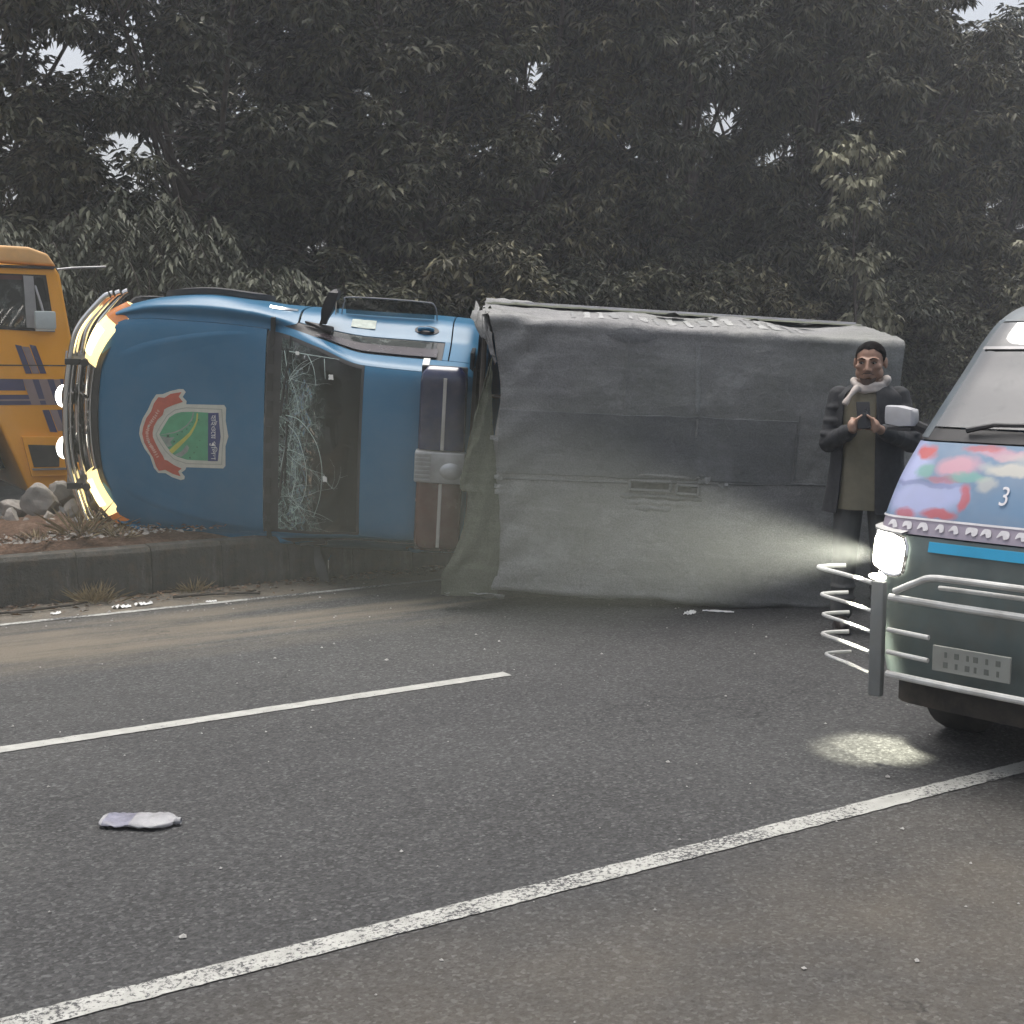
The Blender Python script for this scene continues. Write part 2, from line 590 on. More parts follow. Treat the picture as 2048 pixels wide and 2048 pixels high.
# (X, Y, z, r, dark)
rocks = [(-3.50, 9.62, .53, .17, 0), (-3.24, 9.60, .50, .12, 0), (-3.03, 9.62, .50, .10, 1), (-3.74, 9.66, .50, .15, 0), (-3.38, 9.40, .45, .10, 0),
         (-3.62, 9.34, .45, .11, 0), (-3.16, 9.38, .42, .075, 0), (-3.84, 9.30, .45, .12, 0), (-3.32, 9.18, .41, .065, 0), (-3.55, 9.08, .40, .06, 1),
         (-3.08, 9.14, .395, .05, 0), (-3.70, 9.02, .40, .07, 0), (-3.44, 9.86, .56, .14, 0), (-3.22, 8.98, .39, .04, 0), (-2.98, 9.36, .40, .05, 1),
         (-3.42, 8.99, .39, .05, 0), (-3.30, 9.30, .43, .06, 0), (-3.48, 9.24, .43, .05, 0), (-3.20, 9.20, .40, .04, 0), (-3.60, 8.90, .38, .045, 0), (-3.06, 8.98, .385, .03, 0),
         (-3.36, 9.06, .40, .035, 0), (-2.90, 9.12, .39, .03, 0), (-3.14, 9.06, .39, .03, 1), (-3.26, 9.08, .395, .03, 0), (-3.66, 9.18, .43, .05, 0), (-3.12, 9.72, .52, .10, 0)]
for i, (x, y, z, r, dk) in enumerate(rocks):
    o = link('rock', rock_mesh(i + 3, r * .78), M_ROCKD if dk else M_ROCK)
    o.location = (x, y, z); o.rotation_euler = (rng.uniform(0, 3), rng.uniform(0, 3), rng.uniform(0, 3))
    if i == 0: lab = 'largest pale broken rock in the heap under the yellow lorry'
    elif dk and i == 2: lab = 'dark brown rock at the right end of the heap beside the chrome bull bar'
    elif dk: lab = 'small dark stone lying in the red soil below the rock heap'
    elif i == 3: lab = 'pale broken rock at the very left edge, beside the lorry wheel'
    elif i == 1: lab = 'second largest pale rock, right of the largest one in the heap'
    elif i == 7: lab = 'pale rock at the lower left corner of the heap'
    elif r < .062: lab = 'small pale stone scattered on the soil in front of the rock heap'
    else: lab = 'pale dusty broken rock in the heap below the yellow lorry'
    tag(o, lab, 'rock', 'broken rocks on the median')


# small rubble strewn over the soil: nobody could count it
rb = MB(); rr_ = random.Random(21)
for i in range(420):
    s_ = rr_.gauss(2.0, .75); n_ = 9.02 + abs(rr_.gauss(0, .42))
    if n_ > 10.5: continue
    zz = .385 + .055 * math.exp(-((s_ - 2.05) / .42) ** 2 - ((n_ - 9.85) / .38) ** 2)
    q = rr_.uniform(.006, .022); c_ = SN(s_, n_, zz)
    an = rr_.uniform(0, 6.28)
    vs = [c_ + Vector((math.cos(an + k * 1.26) * q * rr_.uniform(.7, 1.4), math.sin(an + k * 1.26) * q * rr_.uniform(.7, 1.4), rr_.uniform(-.2, .3) * q)) for k in range(5)] + [c_ + Vector((rr_.uniform(-.3, .3) * q, 0, q * rr_.uniform(.6, 1.1)))]
    rb.add(vs, [(k, (k + 1) % 5, 5) for k in range(5)])
tag(rb.build('rubble', M_ROCK), 'small rubble strewn over the red soil of the median', 'rubble', kind='stuff')


# ------------------------------------------------------------------ foliage
def leaves_mesh(name, base, dirs, length, width, up, fold=0.25):
    """numpy arrays: base (N,3), dirs (N,3) unit, length (N,), width (N,), up (N,3)"""
    side = np.cross(dirs, up)
    nl = np.linalg.norm(side, axis=1, keepdims=True); nl[nl < 1e-6] = 1
    side /= nl
    nor = np.cross(side, dirs)
    L = length[:, None]; Wd = width[:, None]
    a = base
    tip = base + dirs * L - np.array([0, 0, 1]) * L * 0.12
    mid = base + dirs * L * 0.45
    l = mid + side * Wd * 0.5 + nor * Wd * fold
    r = mid - side * Wd * 0.5 + nor * Wd * fold
    V = np.stack([a, l, tip, r], 1).reshape(-1, 3)
    N = len(base)
    me = bpy.data.meshes.new(name)
    me.vertices.add(4 * N); me.vertices.foreach_set('co', V.astype(np.float32).ravel())
    idx = np.arange(N)[:, None] * 4 + np.array([[0, 1, 2, 0, 2, 3]])
    me.loops.add(6 * N); me.loops.foreach_set('vertex_index', idx.astype(np.int32).ravel())
    me.polygons.add(2 * N)
    me.polygons.foreach_set('loop_start', (np.arange(2 * N) * 3).astype(np.int32))
    me.polygons.foreach_set('loop_total', np.full(2 * N, 3, np.int32))
    me.update(); me.validate()
    return me


def unit(a):
    n = np.linalg.norm(a, axis=-1, keepdims=True); n[n < 1e-9] = 1
    return a / n


def crown_leaves(rs, clumps, rad_c, n_twig, n_leaf, ll, lw, droop, spread=0.9):
    """rosettes of leaves at twig ends scattered through each clump"""
    B, D, Ln, Wd, U = [], [], [], [], []
    for c, rc in zip(clumps, rad_c):
        d = unit(rs.normal(size=(n_twig, 3)))
        d[:, 2] = d[:, 2] * 0.75 + 0.12
        ends = c + d * (rc * rs.uniform(0.35, 1.0, (n_twig, 1)))
        sz = rs.uniform(0.75, 1.25)
        for e, dd in zip(ends, d):
            k = n_leaf + rs.integers(-2, 3)
            az = rs.uniform(0, 6.28) + np.arange(k) * 2.4
            v = np.stack([np.cos(az), np.sin(az), np.full(k, 0.0)], 1) * spread + dd * 0.55
            v[:, 2] -= droop * rs.uniform(0.3, 1.3, k)
            v = unit(v + rs.normal(size=(k, 3)) * 0.15)
            B.append(e + v * 0.02 - dd * (rs.uniform(0, 0.16, (k, 1)))); D.append(v)
            l = ll * sz * rs.uniform(0.65, 1.2, k)
            Ln.append(l); Wd.append(l * lw * rs.uniform(0.8, 1.2, k))
            U.append(unit(np.array([0, 0, 1.0]) + rs.normal(size=(k, 3)) * 0.35))
    return [np.concatenate(x) for x in (B, D, Ln, Wd, U)]


M_BARK = mat('bark', (0.075, 0.062, 0.05), 0.95, var=0.35, vs=9, bump=0.8, bs=30)
LEAFM = [m_leaf('leaf_dusty', (0.021, 0.026, 0.014), (0.060, 0.066, 0.035), (0.25, 0.235, 0.150)),
         m_leaf('leaf_dark', (0.017, 0.023, 0.013), (0.048, 0.056, 0.031), (0.20, 0.195, 0.125)),
         m_leaf('leaf_olive', (0.026, 0.029, 0.014), (0.068, 0.066, 0.034), (0.26, 0.235, 0.13))]
M_LEAFY = m_leaf('leaf_young', (0.12, 0.12, 0.075), (0.24, 0.235, 0.15), (0.42, 0.40, 0.27))
M_FROND = m_leaf('leaf_frond', (0.045, 0.052, 0.036), (0.085, 0.094, 0.060), (0.14, 0.145, 0.095))


def tree(s, n, h, rc, seed, lm, label, nclump=90, ntw=25, nl=8, ll=0.22, lw=0.34, droop=0.7, zlow=0.9, gaps=(), group='trees beyond the far carriageway', cat='tree', rz=1.0, trunk_r=0.13, name='tree'):
    """trunk and limbs of its own, a crown of leaf rosettes; clumps are left out inside the balls in gaps (world X, Y-free: (s, z, r))"""
    rs = np.random.default_rng(seed)
    base = SN(s, n, -0.05)
    root = tag(empty(name, base), label, cat, group)
    cl, rcs = [], []
    zc = (h + zlow) / 2; hz = (h - zlow) / 2
    tries = 0
    while len(cl) < nclump * .86 and tries < 6000:
        tries += 1
        v = rs.normal(size=3); v /= np.linalg.norm(v)
        q = np.sign(v) * np.abs(v) ** 0.72 * rs.uniform(0.2, 1.0) ** 0.5
        # a fairly full, uneven crown: wider in the middle and top
        p = np.array([q[0] * rc, q[1] * rc * 0.75, zc + q[2] * hz])
        wob = noise.noise(Vector((p[0] * .8 + seed, p[1] * .8, p[2] * .8)))
        if wob < -0.42: continue
        bad = False
        for gs, gz, gr in gaps:
            ws = s + p[0]
            if (ws - gs) ** 2 + (p[2] - gz) ** 2 < gr * gr: bad = True
        if bad: continue
        cl.append(p); rcs.append(rs.uniform(0.36, 0.66) * rz)
    arrs = crown_leaves(rs, cl, rcs, ntw, nl, ll, lw, droop)
    if gaps:   # leaves at the rim of a gap thin out as well
        keep = np.ones(len(arrs[0]), bool)
        for gs, gz, gr in gaps:
            dd = (arrs[0][:, 0] + s - gs) ** 2 + (arrs[0][:, 2] - gz) ** 2
            keep &= (dd > (gr * rs.uniform(0.35, 1.0, len(dd))) ** 2)
        arrs = [x[keep] for x in arrs]
    me = leaves_mesh('crown', *arrs)
    me.materials.append(lm)
    cr = bpy.data.objects.new('crown', me); COL.objects.link(cr); cr.parent = root
    cr['kind'] = 'stuff'
    root.rotation_euler = (0, 0, ROAD_A)
    # trunk and limbs
    tb = MB()
    fork = Vector((rs.uniform(-.2, .2), rs.uniform(-.2, .2), h * 0.42))
    tpts = smooth_open([(0, 0, 0), (rs.uniform(-.1, .1), rs.uniform(-.1, .1), h * .2), fork], 5)
    tb.tube(tpts, [trunk_r * (1.25 - 0.5 * i / (len(tpts) - 1)) for i in range(len(tpts))], 9)
    tb.build('trunk', M_BARK, root, smooth=True)
    order = sorted(range(len(cl)), key=lambda i: -cl[i][2])
    pick = [order[i] for i in range(0, len(order), max(1, len(order) // 9))][:10]
    for i in pick:
        e = Vector(cl[i])
        st = tpts[rs.integers(len(tpts) // 2, len(tpts))]
        m = (st + e) / 2 + Vector((rs.uniform(-.2, .2), rs.uniform(-.2, .2), rs.uniform(0, .35)))
        lb = MB(); pp = smooth_open([st, m, e], 5)
        lb.tube(pp, [trunk_r * 0.5 * (1 - 0.85 * k / (len(pp) - 1)) for k in range(len(pp))], 6)
        # twigs off the limb
        for _ in range(4):
            k = rs.integers(4, len(pp)); q = pp[k - 1]
            dv = Vector((rs.uniform(-1, 1), rs.uniform(-1, 1), rs.uniform(-.3, .9))).normalized() * rs.uniform(.4, .9)
            lb.tube([q, q + dv * .5, q + dv + Vector((0, 0, .05))], [0.018, 0.012, 0.005], 5)
        lb.build('branch', M_BARK, root, smooth=True)
    return root


def frond_bush(s, n, h, r, seed, label, nf=70, m=None, group='bushes under the trees', cat='bush', lf=1.0):
    """dome of arching fronds, each with two rows of drooping leaflets"""
    rs = np.random.default_rng(seed)
    root = tag(empty('bush', SN(s, n, 0)), label, cat, group)
    root.rotation_euler = (0, 0, ROAD_A)
    B, D, Ln, Wd, U = [], [], [], [], []
    st = MB()
    for k in range(nf):
        az = rs.uniform(0, 6.28); el = rs.uniform(0.1, 1.0)
        d0 = np.array([math.cos(az) * el, math.sin(az) * el, 1.0])
        p0 = np.array([0, 0, h * rs.uniform(0.15, 0.45)]) + np.array([math.cos(az), math.sin(az), 0]) * r * 0.1
        top = np.array([math.cos(az) * r * rs.uniform(.1, .95), math.sin(az) * r * rs.uniform(.1, .95), 0])
        rr = np.linalg.norm(top[:2]) / r
        top[2] = h * (0.55 + 0.45 * math.sqrt(max(0, 1 - rr * rr))) * rs.uniform(0.75, 1.0)
        out = np.array([math.cos(az), math.sin(az), 0])
        L = rs.uniform(.5, .85) * lf
        az2 = az + rs.normal() * .75; out2 = np.array([math.cos(az2), math.sin(az2), 0])
        end = top + out2 * L * rs.uniform(.45, .9) - np.array([0, 0, 1]) * L * rs.uniform(.35, .95)
        pts = smooth_open([tuple(p0), tuple((p0 + top) / 2 + out * .1), tuple(top), tuple((top + end) / 2 + np.array([0, 0, .16 * L])), tuple(end)], 4)
        if k % 4 == 0: st.tube(pts, [0.02 * (1 - .9 * i / (len(pts) - 1)) for i in range(len(pts))], 5)
        half = pts[len(pts) // 2 - 3:]
        A = np.array([tuple(x) for x in half])
        t = np.linspace(0, len(A) - 1.001, 17)
        i0 = t.astype(int); fr = (t - i0)[:, None]
        Q = A[i0] * (1 - fr) + A[i0 + 1] * fr
        tg = unit(A[i0 + 1] - A[i0])
        sd = unit(np.cross(tg, np.array([0, 0, 1.0])))
        for sg in (-1, 1):
            v = unit(sd * sg + tg * 0.45 + np.array([0, 0, -0.75]) + rs.normal(size=(17, 3)) * .28)
            B.append(Q); D.append(v)
            l = (0.20 * np.sin(np.linspace(.5, 2.7, 17)) + .04) * rs.uniform(.55, 1.35, 17) * lf
            Ln.append(l); Wd.append(l * 0.3); U.append(np.tile([0, 0, 1.0], (17, 1)) + rs.normal(size=(17, 3)) * .1)
    me = leaves_mesh('foliage', *[np.concatenate(x) for x in (B, D, Ln, Wd, U)])
    me.materials.append(m or M_FROND)
    o = bpy.data.objects.new('foliage', me); COL.objects.link(o); o.parent = root; o['kind'] = 'stuff'
    st.build('stem', M_BARK, root, smooth=True)
    return root
# ------------------------------------------------------------------ the belt of trees
GAPS = [(5.15, 4.55, .34), (5.65, 4.85, .24), (5.4, 4.05, .26), (5.2, 4.25, .2), (3.8, 4.55, .16), (6.6, 5.6, .26), (6.9, 5.25, .16), (7.6, 5.65, .2), (7.65, 4.85, .15), (4.2, 5.95, .26), (4.9, 5.5, .16), (3.6, 5.9, .16)]
tree(2.8, 18.4, 8.9, 2.2, 11, LEAFM[0], 'dusty broad-leaved tree at the left edge, above the yellow lorry', nclump=270, zlow=2.0, ll=.155, lw=.36, gaps=GAPS)
tree(6.2, 18.5, 9.3, 2.3, 12, LEAFM[1], 'tree with the brightest sky gaps, above the bonnet of the overturned truck', nclump=290, zlow=1.4, ll=.16, lw=.34, gaps=GAPS)
tree(9.2, 18.2, 9.6, 2.2, 13, LEAFM[0], 'dusty tree standing behind the cab of the overturned truck', nclump=280, zlow=.8, ll=.16, lw=.33, gaps=GAPS)
tree(12.0, 18.6, 10.4, 2.3, 14, LEAFM[2], 'tall olive-leaved tree behind the front end of the tarpaulin', nclump=270, zlow=.7, ll=.175, lw=.27, droop=.85, gaps=GAPS)
tree(14.8, 18.4, 11.0, 2.4, 15, LEAFM[1], 'dark narrow-leaved tree behind the middle of the tarpaulin', nclump=260, zlow=.7, ll=.18, lw=.25, droop=.9)
tree(17.7, 18.2, 10.8, 2.4, 16, LEAFM[0], 'tall grey-green tree behind the standing man', nclump=260, zlow=.7, ll=.20, lw=.26, droop=.9)
tree(20.6, 18.8, 10.8, 2.4, 17, LEAFM[2], 'tree whose crown ends at the patch of sky in the top right corner', nclump=230, zlow=.7, ll=.20, lw=.27, droop=.85)
tree(28.5, 21.5, 10.3, 2.9, 18, LEAFM[1], 'farther tree at the right edge, under the patch of sky', nclump=220, zlow=.6, ll=.25, lw=.3)
tree(24.2, 19.4, 8.7, 2.3, 19, LEAFM[0], 'lower tree at the right edge behind the blue van', nclump=220, zlow=.5, ll=.21, lw=.28)
tree(32.5, 22.0, 9.8, 2.8, 20, LEAFM[0], 'tree just beyond the right edge of the picture', nclump=150, zlow=.6, ll=.27, lw=.3)
tree(-1.2, 18.6, 9.0, 2.3, 21, LEAFM[2], 'tree just beyond the left edge of the picture', nclump=150, zlow=.9, ll=.22, lw=.33)
# the second row
for i, (s, n, h, lab) in enumerate([
        (10.4, 21.5, 10.5, 'tree of the second row showing through behind the cab'), (13.0, 22.0, 10.5, 'tree of the second row showing through behind the front of the tarpaulin'),
        (16.4, 22.0, 11.5, 'tree of the second row showing through behind the middle of the tarpaulin'), (20.0, 22.0, 11.5, 'tree of the second row behind the standing man'),
        (23.5, 22.5, 11.0, 'tree of the second row left of the patch of sky'), (26.8, 23.5, 9.6, 'tree of the second row under the patch of sky'), (12.6, 24.4, 12.0, 'tree of the third row behind the front of the tarpaulin'), (15.6, 24.6, 12.6, 'tree of the third row behind the middle of the tarpaulin'), (18.9, 24.8, 13.0, 'tree of the third row behind the standing man'), (9.6, 24.2, 11.0, 'tree of the third row behind the cab')]):
    tree(s, n, h, 2.5, 31 + i, LEAFM[1], lab, nclump=110, zlow=.5, ll=.30, lw=.36, ntw=19)
for i, (s, n, h, lab) in enumerate([(2.2, 21.4, 7.6, 'tree of the second row at the left edge behind the yellow lorry'), (7.6, 21.4, 6.2, 'low tree of the second row behind the bonnet'), (4.8, 21.2, 4.3, 'low tree of the second row under the brightest sky gaps')]):
    tree(s, n, h, 2.2, 41 + i, LEAFM[1], lab, nclump=100, zlow=.5, ll=.26, lw=.36, ntw=19)

# bushes along the foot of the belt
for i, (s, n, h, r, lab, lf) in enumerate([(2.7, 16.4, 3.25, 1.35, 'domed frond bush at the left edge behind the yellow lorry', .58), (4.75, 16.7, 3.65, 1.5, 'largest domed frond bush, above the chrome bull bar', .58), (6.0, 15.9, 2.75, 1.2, 'low domed frond bush behind the bonnet', .55)]):
    frond_bush(s, n, h, r, 50 + i, lab, nf=330, lf=lf)
for i, (s, n, h, r, lab) in enumerate([(7.6, 16.8, 3.0, 1.3, 'leafy bush behind the door mirror of the overturned truck'), (9.3, 16.5, 3.3, 1.4, 'leafy bush behind the cab roof'),
        (11.2, 16.8, 3.3, 1.4, 'leafy bush behind the front corner of the tarpaulin'), (13.0, 16.6, 3.1, 1.4, 'leafy bush behind the middle of the tarpaulin'), (14.8, 16.9, 3.2, 1.3, 'leafy bush left of the pale sapling'),
        (17.6, 16.8, 3.3, 1.4, 'leafy bush between the pale sapling and the blue van'), (19.8, 16.8, 3.3, 1.4, 'leafy bush behind the windscreen of the blue van'), (22.2, 17.2, 3.4, 1.4, 'leafy bush at the right edge of the tree belt'), (25.0, 17.2, 3.4, 1.5, 'leafy bush farthest to the right beyond the blue van')]):
    tree(s, n, h, r, 60 + i, LEAFM[(i * 2) % 3], lab, nclump=100, zlow=.2, ll=.15, lw=.32, ntw=20, group='bushes under the trees', cat='bush', trunk_r=.04, rz=.8, name='bush')


def sapling(s, n, tiers, seed, label):
    """thin stem carrying tiers of pale drooping leaves"""
    rs = np.random.default_rng(seed)
    root = tag(empty('sapling', SN(s, n, 0)), label, 'sapling', 'pale young saplings')
    root.rotation_euler = (0, 0, ROAD_A)
    ztop = max(t[2] for t in tiers)
    cl = [np.array([t[0], t[1], t[2]]) for t in tiers]
    arrs = crown_leaves(rs, cl, [t[3] for t in tiers], 20, 6, .165, .46, 1.15, .7)
    me = leaves_mesh('crown', *arrs); me.materials.append(M_LEAFY)
    o = bpy.data.objects.new('crown', me); COL.objects.link(o); o.parent = root; o['kind'] = 'stuff'
    tb = MB()
    pts = smooth_open([(0, 0, 0), (.06, 0, ztop * .35), (-.05, .02, ztop * .7), (0.02, 0, ztop)], 6)
    tb.tube(pts, [.035 * (1 - .75 * i / (len(pts) - 1)) for i in range(len(pts))], 7)
    tb.build('trunk', M_BARK, root, smooth=True)
    for t in tiers[::2]:
        bb = MB(); z0 = max(.3, t[2] - .5)
        bb.tube(smooth_open([(0, 0, z0), (t[0] * .6, t[1] * .6, t[2] - .05), (t[0], t[1], t[2])], 4), .012, 5)
        bb.build('branch', M_BARK, root, smooth=True)
    return root


sapling(16.0, 15.4, [(-.55, 0, 4.75, .38), (.1, .1, 4.95, .42), (.5, 0, 4.8, .36), (-.2, 0, 4.35, .36), (.35, .1, 4.4, .36), (-.45, .1, 3.85, .3), (.15, 0, 4.0, .3),
                     (-.5, 0, 3.2, .28), (.1, 0, 3.1, .25), (.45, .1, 3.25, .25), (.35, 0, 2.75, .26), (.55, 0, 2.45, .3), (.25, .1, 2.2, .32), (.75, 0, 2.15, .3), (-.1, 0, 2.05, .28)], 71,
        'pale yellow-green sapling rising behind the standing man')
sapling(20.6, 15.6, [(-.1, 0, 3.6, .3), (.2, 0, 3.2, .32), (-.1, 0, 2.8, .3), (.25, .1, 2.4, .3), (0, 0, 2.0, .3)], 72, 'pale sapling at the right edge above the blue van')


# dry grass tufts and litter by the kerb
M_DRY = m_leaf('dry_grass', (0.16, 0.115, 0.06), (0.26, 0.20, 0.11), (0.36, 0.29, 0.17))


def tuft(loc, r, h, k, seed, label):
    rs = np.random.default_rng(seed)
    base = rs.normal(size=(k, 3)) * r * .35; base[:, 2] = 0
    d = unit(np.stack([base[:, 0] / r * 1.2 + rs.normal(size=k) * .4, base[:, 1] / r * 1.2 + rs.normal(size=k) * .4, rs.uniform(.4, 1.2, k)], 1))
    me = leaves_mesh('grass_tuft', base, d, h * rs.uniform(.5, 1.2, k), np.full(k, .008), rs.normal(size=(k, 3)))
    me.materials.append(M_DRY)
    o = bpy.data.objects.new('grass_tuft', me); COL.objects.link(o); o.location = loc
    return tag(o, label, 'grass', 'dry grass tufts')


tuft(SN(2.07, 8.70, 0), .15, .17, 170, 1, 'dry grass tuft at the foot of the kerb below the bonnet')
tuft(SN(2.75, 8.72, 0), .10, .12, 70, 2, 'small dry grass tuft at the foot of the kerb below the windscreen')
tuft((-3.02, 9.0, .37), .12, .30, 60, 3, 'dry grass tuft on the red soil lit by the lower headlamp')
tuft((-3.25, 8.80, .37), .10, .13, 50, 4, 'low dry grass tuft at the left edge of the red soil')
tuft((-2.75, 9.02, .36), .10, .16, 50, 5, 'dry grass tuft under the lower end of the bull bar')

# grit and stone chips strewn on the asphalt: nobody could count them
M_CHIP = mat('pale_chip', (0.36, 0.35, 0.33), 0.8, var=0.4, vs=40)
b = MB(); r2 = random.Random(5)
for i in range(520):
    s = r2.uniform(-1, 9); n = r2.uniform(2.2, 8.0)
    if r2.random() < .3: n = r2.uniform(8.0, 8.75)
    p = SN(s, n, 0.004); q = 0.0025 + abs(r2.gauss(0, .0032)); a = r2.uniform(0, 6.28)
    vs = [p + Vector((math.cos(a + k * 1.57) * q * r2.uniform(.7, 1.5), math.sin(a + k * 1.57) * q * r2.uniform(.7, 1.5), 0)) for k in range(4)] + [p + Vector((0, 0, q * .9))]
    b.add(vs, [(0, 1, 4), (1, 2, 4), (2, 3, 4), (3, 0, 4)])
tag(b.build('stone_chips', M_CHIP), 'pale stone chips and grit strewn over the asphalt', 'grit', kind='stuff')

# leaf litter in the gutter
M_LIT = m_leaf('litter_leaf', (0.04, 0.025, 0.018), (0.12, 0.075, 0.045), (0.24, 0.15, 0.09))
k = 620
rs = np.random.default_rng(3)
ss = rs.uniform(0.6, 5.2, k); nn_ = 8.78 - np.abs(rs.normal(size=k)) * .16
bb = np.stack([DV.x * ss + NV.x * nn_, DV.y * ss + NV.y * nn_, np.full(k, .012)], 1)
dd = rs.normal(size=(k, 3)); dd[:, 2] = np.abs(dd[:, 2]) * .15; dd = unit(dd)
me = leaves_mesh('leaf_litter', bb, dd, rs.uniform(.02, .07, k), rs.uniform(.008, .024, k), np.tile([0, 0, 1.0], (k, 1)) + rs.normal(size=(k, 3)) * .4)
me.materials.append(M_LIT)
o = bpy.data.objects.new('leaf_litter', me); COL.objects.link(o); tag(o, 'brown leaf litter lying in the gutter by the kerb', 'litter', kind='stuff')
k = 1600
ss = rs.uniform(0.3, 5.0, k); nn_ = rs.uniform(8.98, 10.6, k)
bb = np.stack([DV.x * ss + NV.x * nn_, DV.y * ss + NV.y * nn_, np.full(k, .40)], 1)
dd = rs.normal(size=(k, 3)); dd[:, 2] = np.abs(dd[:, 2]) * .35; dd = unit(dd)
me = leaves_mesh('median_litter', bb, dd, rs.uniform(.02, .08, k), rs.uniform(.006, .024, k), np.tile([0, 0, 1.0], (k, 1)) + rs.normal(size=(k, 3)) * .5)
me.materials.append(M_LIT)
o = bpy.data.objects.new('median_litter', me); COL.objects.link(o); tag(o, 'dry leaves and twigs covering the soil of the median', 'litter', kind='stuff')

# scraps
M_PAPER = mat('white_scrap', (0.72, 0.72, 0.70), 0.6, var=0.1, vs=30)
M_TWIG = mat('twig', (0.035, 0.028, 0.022), 0.9, var=.3)


def scrap(loc, L, W, rz, seed, label, crumple=.3, cat='scrap'):
    b = MB(); P = []
    for i in range(9):
        row = []
        for j in range(6):
            u, v = i / 8 - .5, j / 5 - .5
            w = W * (1 - .5 * abs(2 * u) ** 2)
            row.append((u * L, v * w, .006 + (abs(noise.noise(Vector((u * 4 + seed, v * 4, 0)))) * .9 + .08 * noise.noise(Vector((u * 11, v * 11 + seed, 1)))) * W * crumple))
        P.append(row)
    b.grid(P)
    o = b.build('scrap', M_PAPER, smooth=True, solid=.0012)
    o.location = loc; o.rotation_euler = (0, 0, rz)
    return tag(o, label, cat, 'white scraps on the road')


scrap(SN(2.18, 8.42), .12, .07, .4, 1, 'larger of the two white crumpled scraps side by side near the grass tuft', .5)
scrap(SN(2.33, 8.44), .12, .06, .7, 2, 'smaller white crumpled scrap beside the largest one by the grass tuft', .5)
scrap(SN(1.77, 8.43), .07, .05, 1.1, 3, 'tiny white scrap farthest left by the edge line', .5)
scrap(SN(2.74, 8.30), .07, .04, .2, 4, 'tiny white scrap on the edge line below the windscreen', .4)
scrap((1.13, 8.12, 0), .11, .06, .9, 5, 'torn pale scrap on the road in front of the tarpaulin', .5)
scrap((1.32, 8.18, 0), .20, .045, -.25, 6, 'long pale strip of scrap on the road in front of the tarpaulin', .35)
for i, (pts, lab) in enumerate([([(2.55, 8.52), (2.8, 8.5), (3.0, 8.43), (3.1, 8.35)], 'dark forked twig lying across the gutter below the windscreen'), ([(1.1, 8.62), (1.5, 8.56), (1.9, 8.6)], 'thin dark twig in the gutter at the left edge')]):
    b = MB(); q = [SN(s, n, .018) for s, n in pts]
    b.tube(smooth_open(q, 4), .009, 6)
    b.tube([q[1], q[1] + DV * .15 - NV * .08], .006, 5); b.tube([q[2], q[2] + DV * .12 + NV * .05], .006, 5)
    tag(b.build('twig', M_TWIG, smooth=True), lab, 'twig', 'twigs in the gutter')


# ------------------------------------------------------------------ crushed plastic bottle
M_BOT = NT('bottle_plastic')
M_BOT.set(color=M_BOT.ramp(M_BOT.noise(18, 5), [(0.3, (0.44, 0.44, 0.46)), (0.7, (0.60, 0.60, 0.61))]), rough=.22, spec=.6, trans=.35, ior=1.2)
M_BOT.bump(M_BOT.noise(30, 5, dist=1.0), .5, .008)
M_BOT = M_BOT.m
M_BLAB = mat('bottle_label', (0.20, 0.20, 0.25), .4, var=.4, vs=26, bump=.4, bs=40)
bt = tag(empty('plastic_bottle', (-1.30, 4.41, 0), rad(-4)), 'crushed white plastic bottle with a grey label lying on the asphalt', 'bottle')
prof = [(-.150, .004), (-.149, .020), (-.135, .032), (-.11, .036), (-.05, .038), (0, .041), (.05, .041), (.08, .036), (.10, .027), (.112, .018), (.116, .0135)]


def bottle_pt(x, r, a, sc=1.0):
    y = math.cos(a) * r * 1.6 * sc
    z = math.sin(a) * r * (.40 if math.sin(a) > 0 else .36)
    cr = .006 * noise.noise(Vector((x * 22, a * 1.2, 2))) + .004 * noise.noise(Vector((x * 60, a * 3, 5)))
    if -.13 < x < -.02: z += -.007 * math.sin((x + .13) / .11 * math.pi) * max(0, math.sin(a))
    return (x, y + cr, max(.001, z * sc + .016 + cr * .7))


b = MB(); xs = np.linspace(-.150, .116, 36); px = [p[0] for p in prof]; pr = [p[1] for p in prof]
b.grid([[bottle_pt(x, crom(px, pr, x), 2 * math.pi * j / 24) for j in range(24)] for x in xs], closed_v=True)
b.build('bottle_body', M_BOT, bt, smooth=True)
b = MB(); b.grid([[bottle_pt(x, crom(px, pr, x) + .0012, -.3 + 3.5 * j / 16, 1.01) for j in range(17)] for x in np.linspace(-.128 , -.03, 16)])
b.build('bottle_label', M_BLAB, bt, smooth=True)
b = MB(); Mx = Matrix.Translation((.114, 0, .017)) @ Matrix.Rotation(rad(90), 4, 'Y')
b.lathe([(.012, 0), (.012, .006), (.0145, .007), (.0145, .010), (.0125, .011), (.0125, .024), (.0105, .024), (.0105, 0)], Mx, 18)
b.build('bottle_neck', M_BOT, bt, smooth=True)
